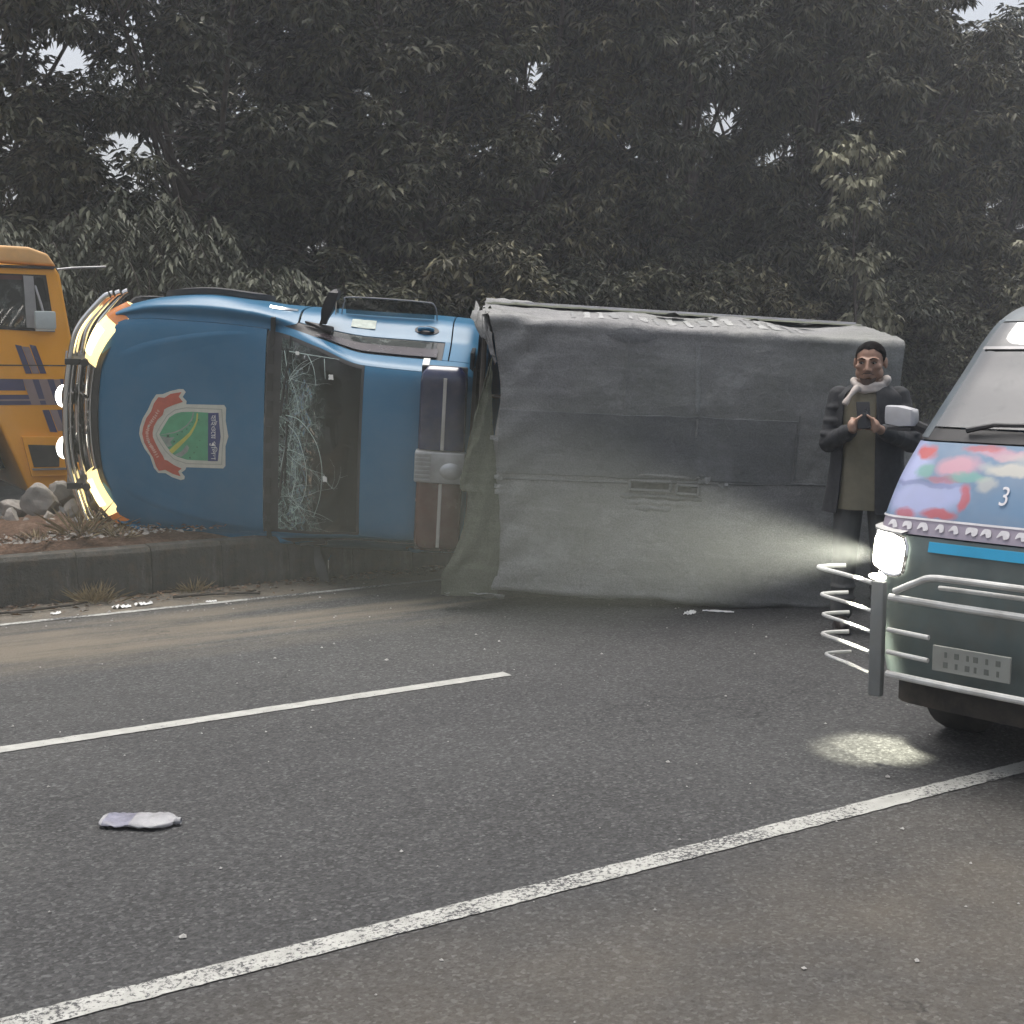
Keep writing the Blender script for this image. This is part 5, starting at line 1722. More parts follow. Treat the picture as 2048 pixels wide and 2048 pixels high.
for sg in (-1, 1):
    b = MB(); b.box((-.93, sg * (HW + .004), 2.352), (.80, .016, .012)); b.build('rain_gutter', M_UNDER, LOR)
for sg in (-1, 1):
    ys = sg * (HW + .003)
    def quad(name, pts, m, t=.006, off=0.0, parent=LOR, bevel=0.0):
        b = MB(); y0 = ys + sg * off; y1 = y0 + sg * t; k = len(pts)
        b.add([(x, y0, z) for x, z in pts] + [(x, y1, z) for x, z in pts], [tuple(range(k)), tuple(reversed(range(k, 2 * k)))] + [(i, (i + 1) % k, k + (i + 1) % k, k + i) for i in range(k)])
        return b.build(name, m, parent, bevel=bevel)
    quad('window_surround', [(-1.30, 2.30), (-.20, 2.29), (-.145, 1.82), (-1.30, 1.87)], M_RUBBER, .005)
    wn_ = quad('door_window', [(-1.27, 2.28), (-.385, 2.275), (-.375, 1.86), (-1.27, 1.895)], m_glass('lorry_glass', (.30, .31, .33), .35) if sg < 0 else M_DGLASS, .004, .004)
    quad('window_header', [(-1.27, 2.285), (-.39, 2.28), (-.39, 2.245), (-1.27, 2.25)], mat('maroon_trim', (.06, .02, .02), .5), .008, .006)
    quad('quarter_window', [(-.30, 2.27), (-.225, 2.27), (-.165, 1.85), (-.28, 1.855)], M_DGLASS, .004, .004)
    quad('window_post', [(-.385, 2.28), (-.305, 2.278), (-.285, 1.85), (-.375, 1.855)], mat('grey_post', (.28, .28, .28), .6, var=.15), .02, .005)
    # mirror on its bracket
    b = MB(); b.box((-.245, ys + sg * .11, 1.915), (.085, .03, .075)); mm = b.build('mirror', mat('mirror_shell', (.42, .47, .47), .35, var=.15), LOR, bevel=.02, smooth=True)
    b = MB(); b.box((-.245, ys + sg * .10, 1.835), (.075, .02, .010)); b.build('mirror_lip', M_WHITE, mm, bevel=.004)
    b = MB(); b.tube([(-.29, ys, 2.2), (-.27, ys + sg * .10, 2.05), (-.25, ys + sg * .11, 1.95)], .010, 6); b.build('mirror_arm', M_STEEL, LOR, smooth=True)
    # stripes: print on the paint
    for k_, (x0, w) in enumerate(((-.470, .050), (-.355, .050))):
        quad('stripe', [(x0, 1.715), (x0 + w, 1.705), (x0 + w + .075, 1.475), (x0 + .075, 1.475)], M_NAVY, .002)
    quad('stripe', [(-.415, 1.70), (-.36, 1.695), (-.285, 1.475), (-.34, 1.475)], M_PURP, .0015)
    quad('stripe', [(-1.6, 1.46), (-.42, 1.43), (-.40, 1.335), (-1.6, 1.36)], M_NAVY, .0015)
    quad('stripe', [(-.42, 1.43), (-.12, 1.425), (-.09, 1.21), (-.36, 1.215)], M_PURP, .0016)
    for x0 in (-.345, -.225, -.125): quad('stripe', [(x0, 1.428), (x0 + .05, 1.427), (x0 + .105, 1.215), (x0 + .06, 1.215)], M_NAVY, .0022)
    quad('stripe', [(-1.6, 1.315), (-.38, 1.30), (-.34, 1.215), (-1.6, 1.23)], M_NAVY, .0015)
    quad('stripe', [(-1.6, 1.272), (-.06, 1.262), (-.06, 1.248), (-1.6, 1.258)], M_PURP, .003)
    for x0 in (-.275, -.155): quad('stripe', [(x0, 1.17), (x0 + .055, 1.17), (x0 + .115, .98), (x0 + .055, .985)], M_NAVY, .0022)
    quad('stripe', [(-.215, 1.17), (-.155, 1.17), (-.10, .99), (-.155, .99)], M_PURP, .0016)
    quad('panel_seam', [(-1.74, 1.565), (-.06, 1.545), (-.06, 1.535), (-1.74, 1.555)], M_UNDER, .003)
    # step well and bumper wing
    quad('step_surround', [(-.455, .955), (-.095, .94), (-.10, .61), (-.39, .615)], M_YEL, .03, bevel=.006)
    quad('step_well', [(-.41, .885), (-.155, .87), (-.165, .69), (-.37, .695)], M_RUBBER, .004, .031)
    quad('step_tread', [(-.385, .685), (-.11, .68), (-.11, .665), (-.38, .67)], M_STEEL, .06, .0)
b = MB(); b.box((-.05, 0, .58), (.09, 1.13, .13)); b.build('bumper', M_YEL, LOR, bevel=.03, smooth=True)
b = MB(); b.add([(.008, -1.0, 1.74), (.008, 1.0, 1.74), (-.075, .98, 2.27), (-.075, -.98, 2.27)], [(0, 1, 2, 3)]); b.build('windscreen', M_DGLASS, LOR, solid=.006)
for sg in (-1, 1):
    b = MB(); b.lathe([(.12, 0), (.11, .02), (.06, .04), (0, .045)], Matrix.Translation((.0, sg * .82, .98)) @ Matrix.Rotation(rad(90), 4, 'Y'), 20); b.build('headlamp', M_CHROME, LOR, smooth=True)
b = MB(); b.tube([(-.10, -1.12, 2.34), (.02, -1.16, 2.355), (.29, -1.18, 2.372)], .010, 6); b.build('pennant_rod', M_STEEL, LOR, smooth=True)
b = MB(); b.box((-3.6, 0, .75), (3.5, .42, .12)); b.build('chassis', M_UNDER, LOR)
b = MB(); b.box((-4.55, 0, 1.02), (2.70, 1.2, .06)); b.build('cargo_floor', M_UNDER, LOR)
for i in range(5):
    for sg in (-1, 1):
        b = MB(); b.box((-4.55, sg * 1.2, 1.22 + i * .24), (2.70, .03, .11)); b.build('side_board', mat('dark_board', (.05, .038, .028), .85, var=.3, dust=.4), LOR, bevel=.008)
b = MB(); b.box((-1.88, 0, 1.7), (.03, 1.2, .62)); b.build('headboard', mat('dark_board', (.05, .038, .028)), LOR, bevel=.008)
for x in (-1.12, -5.3):
    for sg in (-1, 1):
        Mx = Matrix.Translation((x, sg * .95, .50)) @ Matrix.Rotation(rad(90), 4, 'X')
        b = MB(); b.lathe([(.30, -.13), (.42, -.15), (.48, -.13), (.50, -.08), (.50, .08), (.48, .13), (.42, .15), (.30, .13)], Mx, 36)
        w = b.build('wheel', M_RUBBER, LOR, smooth=True)
        b = MB(); b.lathe([(0, -.06), (.12, -.08), (.15, -.03), (.26, -.05), (.30, -.12), (.31, -.125), (.31, .125), (.30, .12), (.26, .05), (.15, .03), (.12, .08), (0, .06)], Mx, 28); b.build('rim', M_STEEL, w, smooth=True)
# ------------------------------------------------------------------ the van coming up on the right (local: x forward, y left, z up; origin under the front)
VAN = empty('blue_van', (2.07, 4.65, 0), rad(-135))
tag(VAN, 'blue minivan with painted front, white bars and one lit square headlamp', 'van')
VZ = (.30, .60, .80, .92, 1.10, 1.29, 1.34, 1.55, 1.78, 1.84, 1.885)
VXF = (-.04, .0, .0, -.02, -.10, -.235, -.28, -.455, -.66, -.78, -.98)
VHW = (.86, .895, .90, .90, .885, .85, .84, .79, .73, .705, .64)
VRC = .14


def VF(t, z, off=0.0):
    """front of the body: t -1 (its right) .. 1 across, z height"""
    xf = crom(VZ, VXF, z); hw = crom(VZ, VHW, z)
    y = t * hw; e = abs(y) - (hw - VRC)
    x = xf - (VRC * (1 - math.sqrt(max(0, 1 - (e / VRC) ** 2))) if e > 0 else 0) - .035 * (y / hw) ** 2
    nx, ny = 1.0, 0.0
    if e > 0: nx, ny = math.sqrt(max(0, 1 - (e / VRC) ** 2)), e / VRC * (1 if y > 0 else -1)
    return Vector((x + nx * off, y + ny * off, z + (off * .35 if z > 1.0 else 0)))


def tt(k): return math.copysign(1 - (1 - abs(k)) ** 1.6, k)   # crowd samples at the corners


def vpanel(name, z0, z1, t0, t1, m, nz=10, nt=30, off=0.0, parent=None, solid=.006, jag=0.0):
    P = []
    for i in range(nz + 1):
        z = z0 + (z1 - z0) * i / nz
        row = []
        for j in range(nt + 1):
            k = t0 + (t1 - t0) * j / nt
            row.append(VF(max(-1, min(1, k)), z + (jag * noise.noise(Vector((k * 8, z * 9, 1))) if i in (0, nz) else 0), off))
        P.append(row)
    b = MB(); b.grid(P)
    if solid:
        Q = [[p + Vector((-solid, 0, 0)) for p in r_] for r_ in P]
        b.grid([r_[::-1] for r_ in Q])
        for e in ((lambda P: P[0]), (lambda P: P[-1]), (lambda P: [r_[0] for r_ in P]), (lambda P: [r_[-1] for r_ in P])): b.grid([e(P), e(Q)])
    return b.build(name, m, parent or VAN, smooth=True, merge=True, sharp=40)


M_VBLUE = m_carpaint('van_paint', (0.12, 0.24, 0.36), .25)
M_VGREY = mat('van_lower_paint', (0.12, 0.152, 0.150), .5, var=.2, dust=.35)
M_CYAN = mat('cyan_trim', (0.03, 0.36, 0.62), .35, var=.08)
M_WBAR = mat('white_bar_paint', (0.60, 0.60, 0.58), .32, var=.15, dust=.45)
M_GBAR = mat('grey_post_paint', (0.20, 0.21, 0.205), .5, var=.15, dust=.3)
M_VGL = m_glass('van_glass', (.30, .33, .34), .16, refl=.20)  # pale film and extra reflection put in for the bright sky in this glass
M_LAMP = mat('lit_van_lamp', (1, 1, .95), .2, var=.01, ecol=(1.0, 0.97, 0.84), estr=12.0)
# airbrushed picture on the front panel: soft overlapping patches of paint
g = NT('airbrushed_front')
sx = g.n('ShaderNodeSeparateXYZ'); g.l(g.tc.outputs['Object'], sx.inputs[0])
n1 = g.math('MULTIPLY', g.math('SUBTRACT', g.noise(7, 4), .5), .10); n2 = g.math('MULTIPLY', g.math('SUBTRACT', g.noise(9, 4, vec=g.map(loc=(5, 3, 1))), .5), .06)
yy_ = g.math('ADD', sx.outputs[1], n1); zz_ = g.math('ADD', sx.outputs[2], n2)
c = g.ramp(g.noise(4, 4), [(.3, (.12, .21, .33)), (.7, (.17, .27, .40))])
LIL, RED, PNK, TEA, CRE, MAU, NVY = (.40, .44, .68), (.52, .07, .07), (.56, .30, .37), (.16, .38, .33), (.56, .54, .47), (.36, .31, .38), (.12, .13, .30)
for (y, z, ry, rz, col, st) in ((-.80, 1.20, .11, .12, LIL, 1), (-.72, 1.06, .22, .075, LIL, 1), (-.60, 1.10, .12, .05, LIL, .8), (-.70, 1.125, .20, .016, NVY, .5),
        (-.74, 1.245, .055, .034, RED, 1), (-.58, 1.20, .12, .045, PNK, 1), (-.42, 1.25, .14, .022, PNK, .8), (-.50, 1.265, .10, .018, RED, .7), (-.62, 1.15, .10, .018, RED, .5), (-.72, 1.175, .05, .032, TEA, .9),
        (-.52, 1.16, .11, .024, TEA, .8), (-.36, 1.20, .14, .030, CRE, .9), (-.44, 1.14, .05, .04, CRE, .6), (-.52, 1.08, .035, .065, RED, .8), (-.74, 1.005, .06, .025, RED, .75), (-.60, 1.008, .085, .026, RED, .85), (-.15, 1.24, .3, .03, CRE, .6),
        (-.30, 1.08, .16, .07, (.13, .24, .38), .9), (.1, 1.1, .25, .08, LIL, .7), (.4, 1.2, .2, .05, PNK, .7)):
    d = g.math('SQRT', g.math('ADD', g.math('POWER', g.math('ABSOLUTE', g.math('DIVIDE', g.math('SUBTRACT', yy_, y), ry)), 2.0), g.math('POWER', g.math('ABSOLUTE', g.math('DIVIDE', g.math('SUBTRACT', zz_, z), rz)), 2.0)))
    c = g.mix(g.ramp(d, [(.55, st), (1.0, 0.0)]), c, col)
bnd = g.n('ShaderNodeMapRange'); bnd.inputs[1].default_value = .988; bnd.inputs[2].default_value = .982; g.l(sx.outputs[2], bnd.inputs[0])
c = g.mix(bnd.outputs[0], c, MAU)
c = g.mix(g.ramp(g.noise(5, 9, .68), [(.4, .04), (.75, .28)]), c, (.30, .30, .31))
g.set(color=c, rough=.38, coat=.3)
fp = vpanel('front_panel', .925, 1.285, -1, 1, g.m, 14, 44)
vpanel('cyan_strip', .865, .905, -.68, 1, M_CYAN, 3, 36, off=.010)
vpanel('lower_front', .34, .918, -1, 1, M_VGREY, 14, 44, off=-.004)
vpanel('underside_shade', .21, .335, -.97, .97, M_UNDER, 4, 30, off=-.05)  # added dark strip in place of the shade that hides the tyre
vpanel('cowl_strip', 1.292, 1.338, -.96, .96, M_BLACKP, 3, 30, off=.0)
vpanel('windscreen', 1.345, 1.775, -.90, .90, M_VGL, 12, 34, off=.004, solid=.005)
vpanel('windscreen_rail', 1.66, 1.672, -.89, .89, M_STEEL, 2, 24, off=.012)
for t0, t1 in ((-1, -.905), (.905, 1)): vpanel('windscreen_pillar', 1.30, 1.79, t0, t1, MATS.get('pillar_grey') or mat('pillar_grey', (.10, .125, .145), .45, var=.15, dust=.35), 14, 6, off=.0)
vpanel('roof_brow', 1.782, 1.885, -1, 1, mat('roof_grey', (.16, .18, .19), .45, var=.15, dust=.4), 8, 40)
b = MB(); b.grid([[(-.95 - .9 * .05 - 2.5 * i / 8, -.60 + 1.2 * j / 12, 1.885 + .04 * math.sin(j / 12 * math.pi) * min(1, i / 1.5)) for j in range(13)] for i in range(9)])
b.build('roof', MATS['roof_grey'], VAN, smooth=True)
b = MB()
for yy in (-.50, .50): b.tube([(-1.02, yy, 1.90), (-1.08, yy, 1.955), (-2.9, yy, 1.955), (-2.95, yy, 1.90)], .013, 6)
for xx in (-1.2, -2.0, -2.8): b.tube([(xx, -.50, 1.955), (xx, .50, 1.955)], .013, 6)
b.build('roof_rack', M_BLACKP, VAN, smooth=True)
# sides: lower body, glass, pillars
for sg in (-1, 1):
    def side(x, z, off=0.0):
        hw = crom(VZ, VHW, z); x0 = crom(VZ, VXF, z) - VRC - .035
        return Vector((min(x, x0), sg * (hw + off), z))
    def spanel(name, x0, x1, z0, z1, m, off=0.0, nx=16, nz=8):
        b = MB(); b.grid([[side(x0 + (x1 - x0) * i / nx, z0 + (z1 - z0) * j / nz, off) for j in range(nz + 1)] for i in range(nx + 1)])
        return b.build(name, m, VAN, smooth=True)
    spanel('side_panel', -.2, -3.3, .62, 1.29, M_VBLUE)
    spanel('sill', -1.05, -2.2, .30, .615, M_VGREY)
    spanel('sill', -2.95, -3.3, .30, .615, M_VGREY)
    spanel('roof_side', -.2, -3.3, 1.72, 1.885, MATS['roof_grey'])
    for x0, x1 in ((-.55, -1.30), (-1.42, -2.25), (-2.37, -3.15)): spanel('side_window', x0, x1, 1.31, 1.71, M_VGL, -.006)
    for x0, x1 in ((-1.30, -1.42), (-2.25, -2.37), (-3.15, -3.3)): spanel('side_pillar', x0, x1, 1.29, 1.72, M_VBLUE)
    for xx in (-.62, -2.58):
        Mx = Matrix.Translation((xx, sg * .70, .29)) @ Matrix.Rotation(rad(90), 4, 'X')
        b = MB(); b.lathe([(.18, -.08), (.25, -.095), (.28, -.08), (.29, -.05), (.29, .05), (.28, .08), (.25, .095), (.18, .08)], Mx, 32); w = b.build('wheel', M_RUBBER, VAN, smooth=True)
        b = MB(); b.lathe([(0, -.05), (.07, -.06), (.15, -.04), (.18, -.075), (.185, .075), (.15, .04), (.07, .06), (0, .05)], Mx, 24); b.build('rim', M_STEEL, w, smooth=True)
b = MB(); b.grid([[(-3.3, -.8 + 1.6 * j / 6, .35 + 1.5 * i / 6) for j in range(7)] for i in range(7)]); b.build('rear_panel', M_VBLUE, VAN)
b = MB(); b.box((-1.75, 0, .33), (1.5, .60, .03)); b.box((-.35, 0, .36), (.22, .55, .10)); b.build('underbody', M_UNDER, VAN, bevel=.01)
# cab inside
b = MB(); b.box((-.55, 0, 1.20), (.20, .66, .10)); b.build('dashboard', MATS['dash_plastic'], VAN, bevel=.04, smooth=True)
for yy in (-.36, .36):
    b = MB(); b.box((-1.22, yy, 1.15), (.08, .25, .36), Matrix.Rotation(rad(-10), 3, 'Y')); b.build('seat_back', M_SEAT, VAN, bevel=.05, smooth=True)
b = MB(); Mw = Matrix.Translation((-.80, -.36, 1.28)) @ Matrix.Rotation(rad(-55), 4, 'Y')
b.tube([Mw @ Vector((.18 * math.cos(i / 20 * 6.2832), .18 * math.sin(i / 20 * 6.2832), 0)) for i in range(21)], .014, 7, cap=False); b.build('steering_wheel', M_BLACKP, VAN, smooth=True)
for y0, y1 in ((-.55, .02), (.12, .62)):
    b = MB(); b.tube([VF(y0 / .78, 1.33, .02), VF((y0 + .1) / .78, 1.352, .03), VF(y1 / .77, 1.365, .022)], [.012, .009, .006], 6); b.build('wiper', M_BLACKP, VAN, smooth=True)

# painted pictures on the front panel (flat print following the panel)
DM = {k: mat('print_' + k, c, .5, var=.16, vs=14) for k, c in dict(lilac=(.40, .44, .70), red=(.52, .07, .07), pink=(.58, .30, .38), teal=(.16, .38, .32), cream=(.58, .56, .48), blue=(.13, .24, .38), navy=(.08, .09, .26), mauve=(.34, .28, .36), white=(.72, .70, .72)).items()}


def print_(name, pts, col, lift):
    """pts (y, z) outline on the front panel"""
    o2 = smooth_closed([Vector(p) for p in pts], 4)
    bm = poly_mesh([tuple(p) for p in o2])
    for ax, lo, hi in ((Vector((1, 0, 0)), -.86, .9), (Vector((0, 1, 0)), .9, 1.3)):
        v = lo
        while v < hi:
            bmesh.ops.bisect_plane(bm, geom=bm.verts[:] + bm.edges[:] + bm.faces[:], plane_co=ax * v, plane_no=ax); v += .035
    for v in bm.verts:
        y, z = v.co.x, v.co.y
        v.co = VF(max(-1, min(1, y / crom(VZ, VHW, z))), z, lift)
    me = bpy.data.meshes.new(name); bm.to_mesh(me); bm.free()
    return link(name, me, DM[col], fp)


print_('print_rule', [(-.86, .985), (-.86, .992), (-.3, .993), (.6, .993), (.6, .986), (-.3, .985)], 'white', .0048)
rv = random.Random(12)
for i in range(20):   # the band's lettering is smeared past reading in the photograph: pale blocks of the same size
    y = -.79 + i * .068 + rv.uniform(-.006, .006); w = rv.uniform(.018, .027)
    print_('band_letter', [(y - w, .947 + rv.uniform(0, .006)), (y - w * rv.uniform(.4, 1), .972), (y, .976), (y + w * rv.uniform(.5, 1), .972), (y + w, .95), (y + w * .2, .944), (y - w * .1, .958)], 'white', .005)
fc = bpy.data.curves.new('numeral', 'FONT'); fc.body = '3'; fc.size = .1
fo = bpy.data.objects.new('numeral', fc); COL.objects.link(fo); bpy.context.view_layer.update()
me = bpy.data.meshes.new_from_object(fo); bpy.data.objects.remove(fo)
for v in me.vertices:
    y = -.37 + v.co.x * .85; z = 1.065 + v.co.y * 1.0
    v.co = VF(y / crom(VZ, VHW, z), z, .006)
link('painted_numeral', me, DM['white'], fp)

# headlamps: squarish lens in a shallow bezel; only its right one is in the picture
for sg in (-1, 1):
    pts = [(-.895, .925), (-.725, .905), (-.715, .80), (-.735, .765), (-.795, .762), (-.88, .79), (-.898, .85)]
    o2 = smooth_closed([Vector(p) for p in pts], 3)
    bm = poly_mesh([(p[0], p[1]) for p in o2])
    for ax, lo, hi in ((Vector((1, 0, 0)), -.86, -.6), (Vector((0, 1, 0)), .74, .94)):
        v = lo
        while v < hi:
            bmesh.ops.bisect_plane(bm, geom=bm.verts[:] + bm.edges[:] + bm.faces[:], plane_co=ax * v, plane_no=ax); v += .025
    cx, cz = -.805, .845
    for v in bm.verts:
        y, z = v.co.x, v.co.y
        d = max(abs(y - cx) / .09, abs(z - cz) / .08)
        p = VF(max(-.985, y / crom(VZ, VHW, z)), z, .008 + .022 * max(0, 1 - d * d))
        v.co = (p.x, p.y * (1 if sg < 0 else -1), p.z)
    me = bpy.data.meshes.new('headlamp'); bm.to_mesh(me); bm.free()
    hl = link('headlamp', me, M_LAMP, VAN, smooth=True)
    bz = MB(); rim = []
    for p in [tuple(q) for q in o2] + [tuple(o2[0])]:
        y, z = cx + (p[0] - cx) * 1.05, cz + (p[1] - cz) * 1.06
        q = VF(max(-.99, y / crom(VZ, VHW, z)), z, .010); rim.append((q.x, q.y * (1 if sg < 0 else -1), q.z))
    bz.tube(rim, .008, 6, cap=False); bz.build('headlamp_bezel', M_CHROME, VAN, smooth=True)
    b = MB(); P = []
    for i in range(9):
        y = -.915 + .20 * i / 8
        q = VF(max(-1, y / .90), .925 + .010 * (1 - i / 8)); q.y *= (1 if sg < 0 else -1)
        P.append([q + Vector((-.01, 0, .012)), q + Vector((.05, 0, .008)), q + Vector((.05, 0, 0)), q + Vector((-.01, 0, 0))])
    b.grid(P); b.build('headlamp_brow', M_WBAR, VAN, smooth=True)
    b = MB(); q = VF(-.93, .735, .012); q.y *= (1 if sg < 0 else -1); b.ellipsoid(q, (.012, .042, .014)); b.build('side_lamp', M_LAMP, VAN, smooth=True)
    if sg < 0:
        for nm, en, loc, aim, size, bl in (('headlamp_beam', 8500, (.07, -.80, .845), (5.3, -3.4, 1.42), 42, 1.0), ('headlamp_spill', 260, (.06, -.86, .76), (-.04, -.85, 0), 38, .75)):
            ld = bpy.data.lights.new(nm, 'SPOT'); ld.energy = en; ld.color = (1.0, .98, .78); ld.spot_size = rad(size); ld.spot_blend = bl; ld.shadow_soft_size = .04
            lo = bpy.data.objects.new(nm, ld); COL.objects.link(lo); lo.parent = VAN
            lo.location = loc; lo.rotation_euler = (Vector(aim) - Vector(loc)).to_track_quat('-Z', 'Y').to_euler()

# front bars
def vb(name, pts, r_, m=M_WBAR):
    b = MB(); b.tube(smooth_open(pts, 5) if len(pts) > 2 else [Vector(p) for p in pts], r_, 10); return b.build(name, m, VAN, smooth=True)


for z in (.69, .38):
    vb('front_bar', [(.115, -.70, z), (.135, -.40, z), (.14, 0, z), (.135, .40, z), (.115, .70, z)], .0145)
vb('front_bar', [(.115, -.68, .715), (.13, -.58, .765), (.135, -.52, .79), (.14, -.40, .795), (.14, -.15, .795), (.14, .3, .795), (.135, .52, .79), (.13, .58, .765), (.115, .68, .715)], .013)
vb('front_bar', [(.10, -.50, .75), (.12, -.35, .755), (.12, .35, .755), (.10, .5, .75)], .009)
for z in (.56, .47):
    for sg in (-1, 1):
        vb('front_bar', [(.12, sg * .70, z), (.13, sg * .52, z - .004)], .010)
for sg in (-1, 1):
    b = MB(); b.box((.095, sg * .757, .51), (.018, .028, .235)); b.build('bar_post', M_GBAR, VAN, bevel=.01, smooth=True)
    for i, z in enumerate((.735, .62, .535, .45, .365)):
        L_ = (.33, .31, .30, .30, .28)[i]
        b = MB(); b.tube(smooth_open([(.10, sg * .785, z), (.03, sg * (.785 + L_ * .5), z + .004), (-.025, sg * (.785 + L_ * .97), z + .008), (-.07, sg * (.785 + L_ * .98), z + .010), (-.13, sg * (.785 + L_ * .78), z + .014)], 5), .0095 if i in (0, 3) else .008, 8)
        b.build('wing_bar', M_WBAR, VAN, smooth=True)
b = MB(); b.box((.10, -.36, .475), (.006, .155, .050)); pl = b.build('number_plate', mat('plate_grey', (.33, .34, .31), .5, var=.12, dust=.3), VAN, bevel=.003)
for i in range(2):
    for j in range(6):
        b = MB(); b.box((.1065, -.46 + j * .040 + .004 * ((j * 7 + i * 3) % 3), .494 - i * .040), (.0008, .005 + .004 * ((j + i) % 2), .011)); b.build('plate_letter', mat('plate_mark', (.16, .17, .15), .6), pl)
for sg in (-1, 1):
    b = MB(); b.tube([(-.46, sg * .80, 1.30), (-.41, sg * .86, 1.33), (-.38, sg * .92, 1.36)], .022, 8); b.build('mirror_arm', M_BLACKP, VAN, smooth=True)
    b = MB(); P = []
    for t0, hx, hz in ((0, .022, .022), (.06, .034, .036), (.5, .040, .044), (.94, .034, .040), (1, .022, .026)):
        P.append([Vector((-.37, sg * (.87 + .135 * t0), 1.375 + .010 * t0)) + Vector((hx * max(-1, min(1, 1.3 * math.cos(q))), 0, hz * max(-1, min(1, 1.3 * math.sin(q))))) for q in [2 * math.pi * j / 16 for j in range(16)]])
    b.grid(P, closed_v=True); b.f.append(tuple(range(16))); b.f.append(tuple(64 + j for j in reversed(range(16))))
    mm = b.build('mirror', mat('mirror_white', (.50, .50, .52), .3, var=.1, dust=.3), VAN, smooth=True, sharp=50)
    b = MB(); b.box((-.375, sg * .935, 1.325), (.033, .055, .007)); b.build('mirror_visor', M_BLACKP, mm, bevel=.003)
# ------------------------------------------------------------------ the man in front of the tarpaulin (x to his left, -y forward)
M_SKIN = mat('skin', (0.34, 0.20, 0.14), .5, var=.08, vs=20)
M_HAIR = mat('hair', (0.007, 0.006, 0.006), .9, var=.3, vs=60, bump=.6, bs=140, spec=.08)
M_STUB = mat('beard', (0.085, 0.055, 0.042), .75, var=.25, vs=60, bump=.4, bs=160)
M_TUNIC = mat('khaki_tunic', (0.185, 0.165, 0.115), .9, var=.12, vs=12, bump=.3, bs=90)
M_COAT = mat('dark_coat', (0.036, 0.037, 0.040), .92, var=.2, vs=14, bump=.4, bs=90)
M_SCARF = mat('cream_scarf', (0.52, 0.46, 0.42), .9, var=.14, vs=18, bump=.4, bs=80)
M_TROU = mat('grey_trousers', (0.115, 0.115, 0.110), .92, var=.15, bump=.3)
M_SHOE = mat('shoe', (0.03, 0.022, 0.018), .5, var=.2)
M_EYEW = mat('eye_white', (.55, .53, .50), .25, var=.05)
MAN = empty('person', (2.085, 7.62, 0), rad(-10))
tag(MAN, 'man in a dark coat and cream scarf holding up a phone by the tarpaulin', 'person')


def remeshed(mb, name, m, parent, voxel=.007, smooth=4):
    me = bpy.data.meshes.new(name + '_raw'); me.from_pydata(mb.v, [], mb.f)
    bm = bmesh.new(); bm.from_mesh(me); bmesh.ops.remove_doubles(bm, verts=bm.verts, dist=1e-6); bmesh.ops.recalc_face_normals(bm, faces=bm.faces); bm.to_mesh(me); bm.free()
    o = bpy.data.objects.new(name + '_raw', me); COL.objects.link(o)
    md = o.modifiers.new('r', 'REMESH'); md.mode = 'VOXEL'; md.voxel_size = voxel
    sm = o.modifiers.new('s', 'SMOOTH'); sm.iterations = smooth; sm.factor = .5
    dg = bpy.context.evaluated_depsgraph_get(); dg.update()
    me2 = bpy.data.meshes.new_from_object(o.evaluated_get(dg))
    bpy.data.objects.remove(o); bpy.data.meshes.remove(me)
    me2.name = name; me2.materials.clear()
    return link(name, me2, m, parent, smooth=True)


HC = Vector((0, -.012, 1.595)); HR = Matrix.Rotation(rad(-14), 3, 'Z') @ Matrix.Rotation(rad(6), 3, 'X')
def hp(x, y, z): return HC + HR @ Vector((x * 1.17, y * 1.10, z * 1.06))
bd = MB()
# head: cranium, face, jaw, nose, brow, cheeks, lips, ears, neck
bd.ellipsoid(hp(0, .018, .030), (0.0851, 0.0994, 0.0869), HR)
bd.ellipsoid(hp(0, -.022, -.020), (0.0736, 0.0713, 0.0933), HR)
bd.ellipsoid(hp(0, -.036, -.075), (0.0529, 0.0497, 0.0445), HR)
bd.ellipsoid(hp(0, -.062, -.092), (0.0276, 0.0238, 0.0212), HR)
for s_ in (-1, 1):
    bd.ellipsoid(hp(s_ * .050, -.02, -.058), (0.0207, 0.0486, 0.0339), HR)
    bd.ellipsoid(hp(s_ * .040, -.060, -.018), (0.0276, 0.0238, 0.0212), HR)
    bd.ellipsoid(hp(s_ * .030, -.073, .022), (0.0322, 0.0173, 0.0106), HR)
    bd.ellipsoid(hp(s_ * .074, .016, -.008), (0.0115, 0.0216, 0.0339), HR)
    bd.ellipsoid(hp(s_ * .013, -.094, -.036), (0.0138, 0.0130, 0.0106), HR)
bd.capsule(hp(0, -.080, .018), hp(0, -.106, -.028), .010, .015)
bd.ellipsoid(hp(0, -.088, -.060), (0.0276, 0.0130, 0.0074), HR); bd.ellipsoid(hp(0, -.086, -.071), (0.0242, 0.0130, 0.0085), HR)
bd.capsule((0, .012, 1.40), (0, .0, 1.54), .060, .054)
# trunk
bd.ellipsoid((0, .01, 1.24), (.165, .105, .22)); bd.ellipsoid((0, .01, 1.02), (.150, .105, .16)); bd.ellipsoid((0, .015, .90), (.165, .115, .12))
bd.capsule((-.15, .012, 1.385), (.15, .012, 1.385), .062, .062)
for s_ in (-1, 1):
    bd.capsule((s_ * .088, .01, .90), (s_ * .105, -.01, .49), .088, .058); bd.capsule((s_ * .105, -.01, .49), (s_ * .115, .02, .10), .058, .040)
    bd.ellipsoid((s_ * .118, -.045, .050), (.042, .115, .045)); bd.ellipsoid((s_ * .117, .03, .055), (.038, .045, .045))
SH = {-1: Vector((-.168, .012, 1.385)), 1: Vector((.172, .012, 1.385))}
EL = {-1: Vector((-.222, -.03, 1.125)), 1: Vector((.240, -.04, 1.13))}
WR = {-1: Vector((-.105, -.235, 1.215)), 1: Vector((.045, -.262, 1.215))}
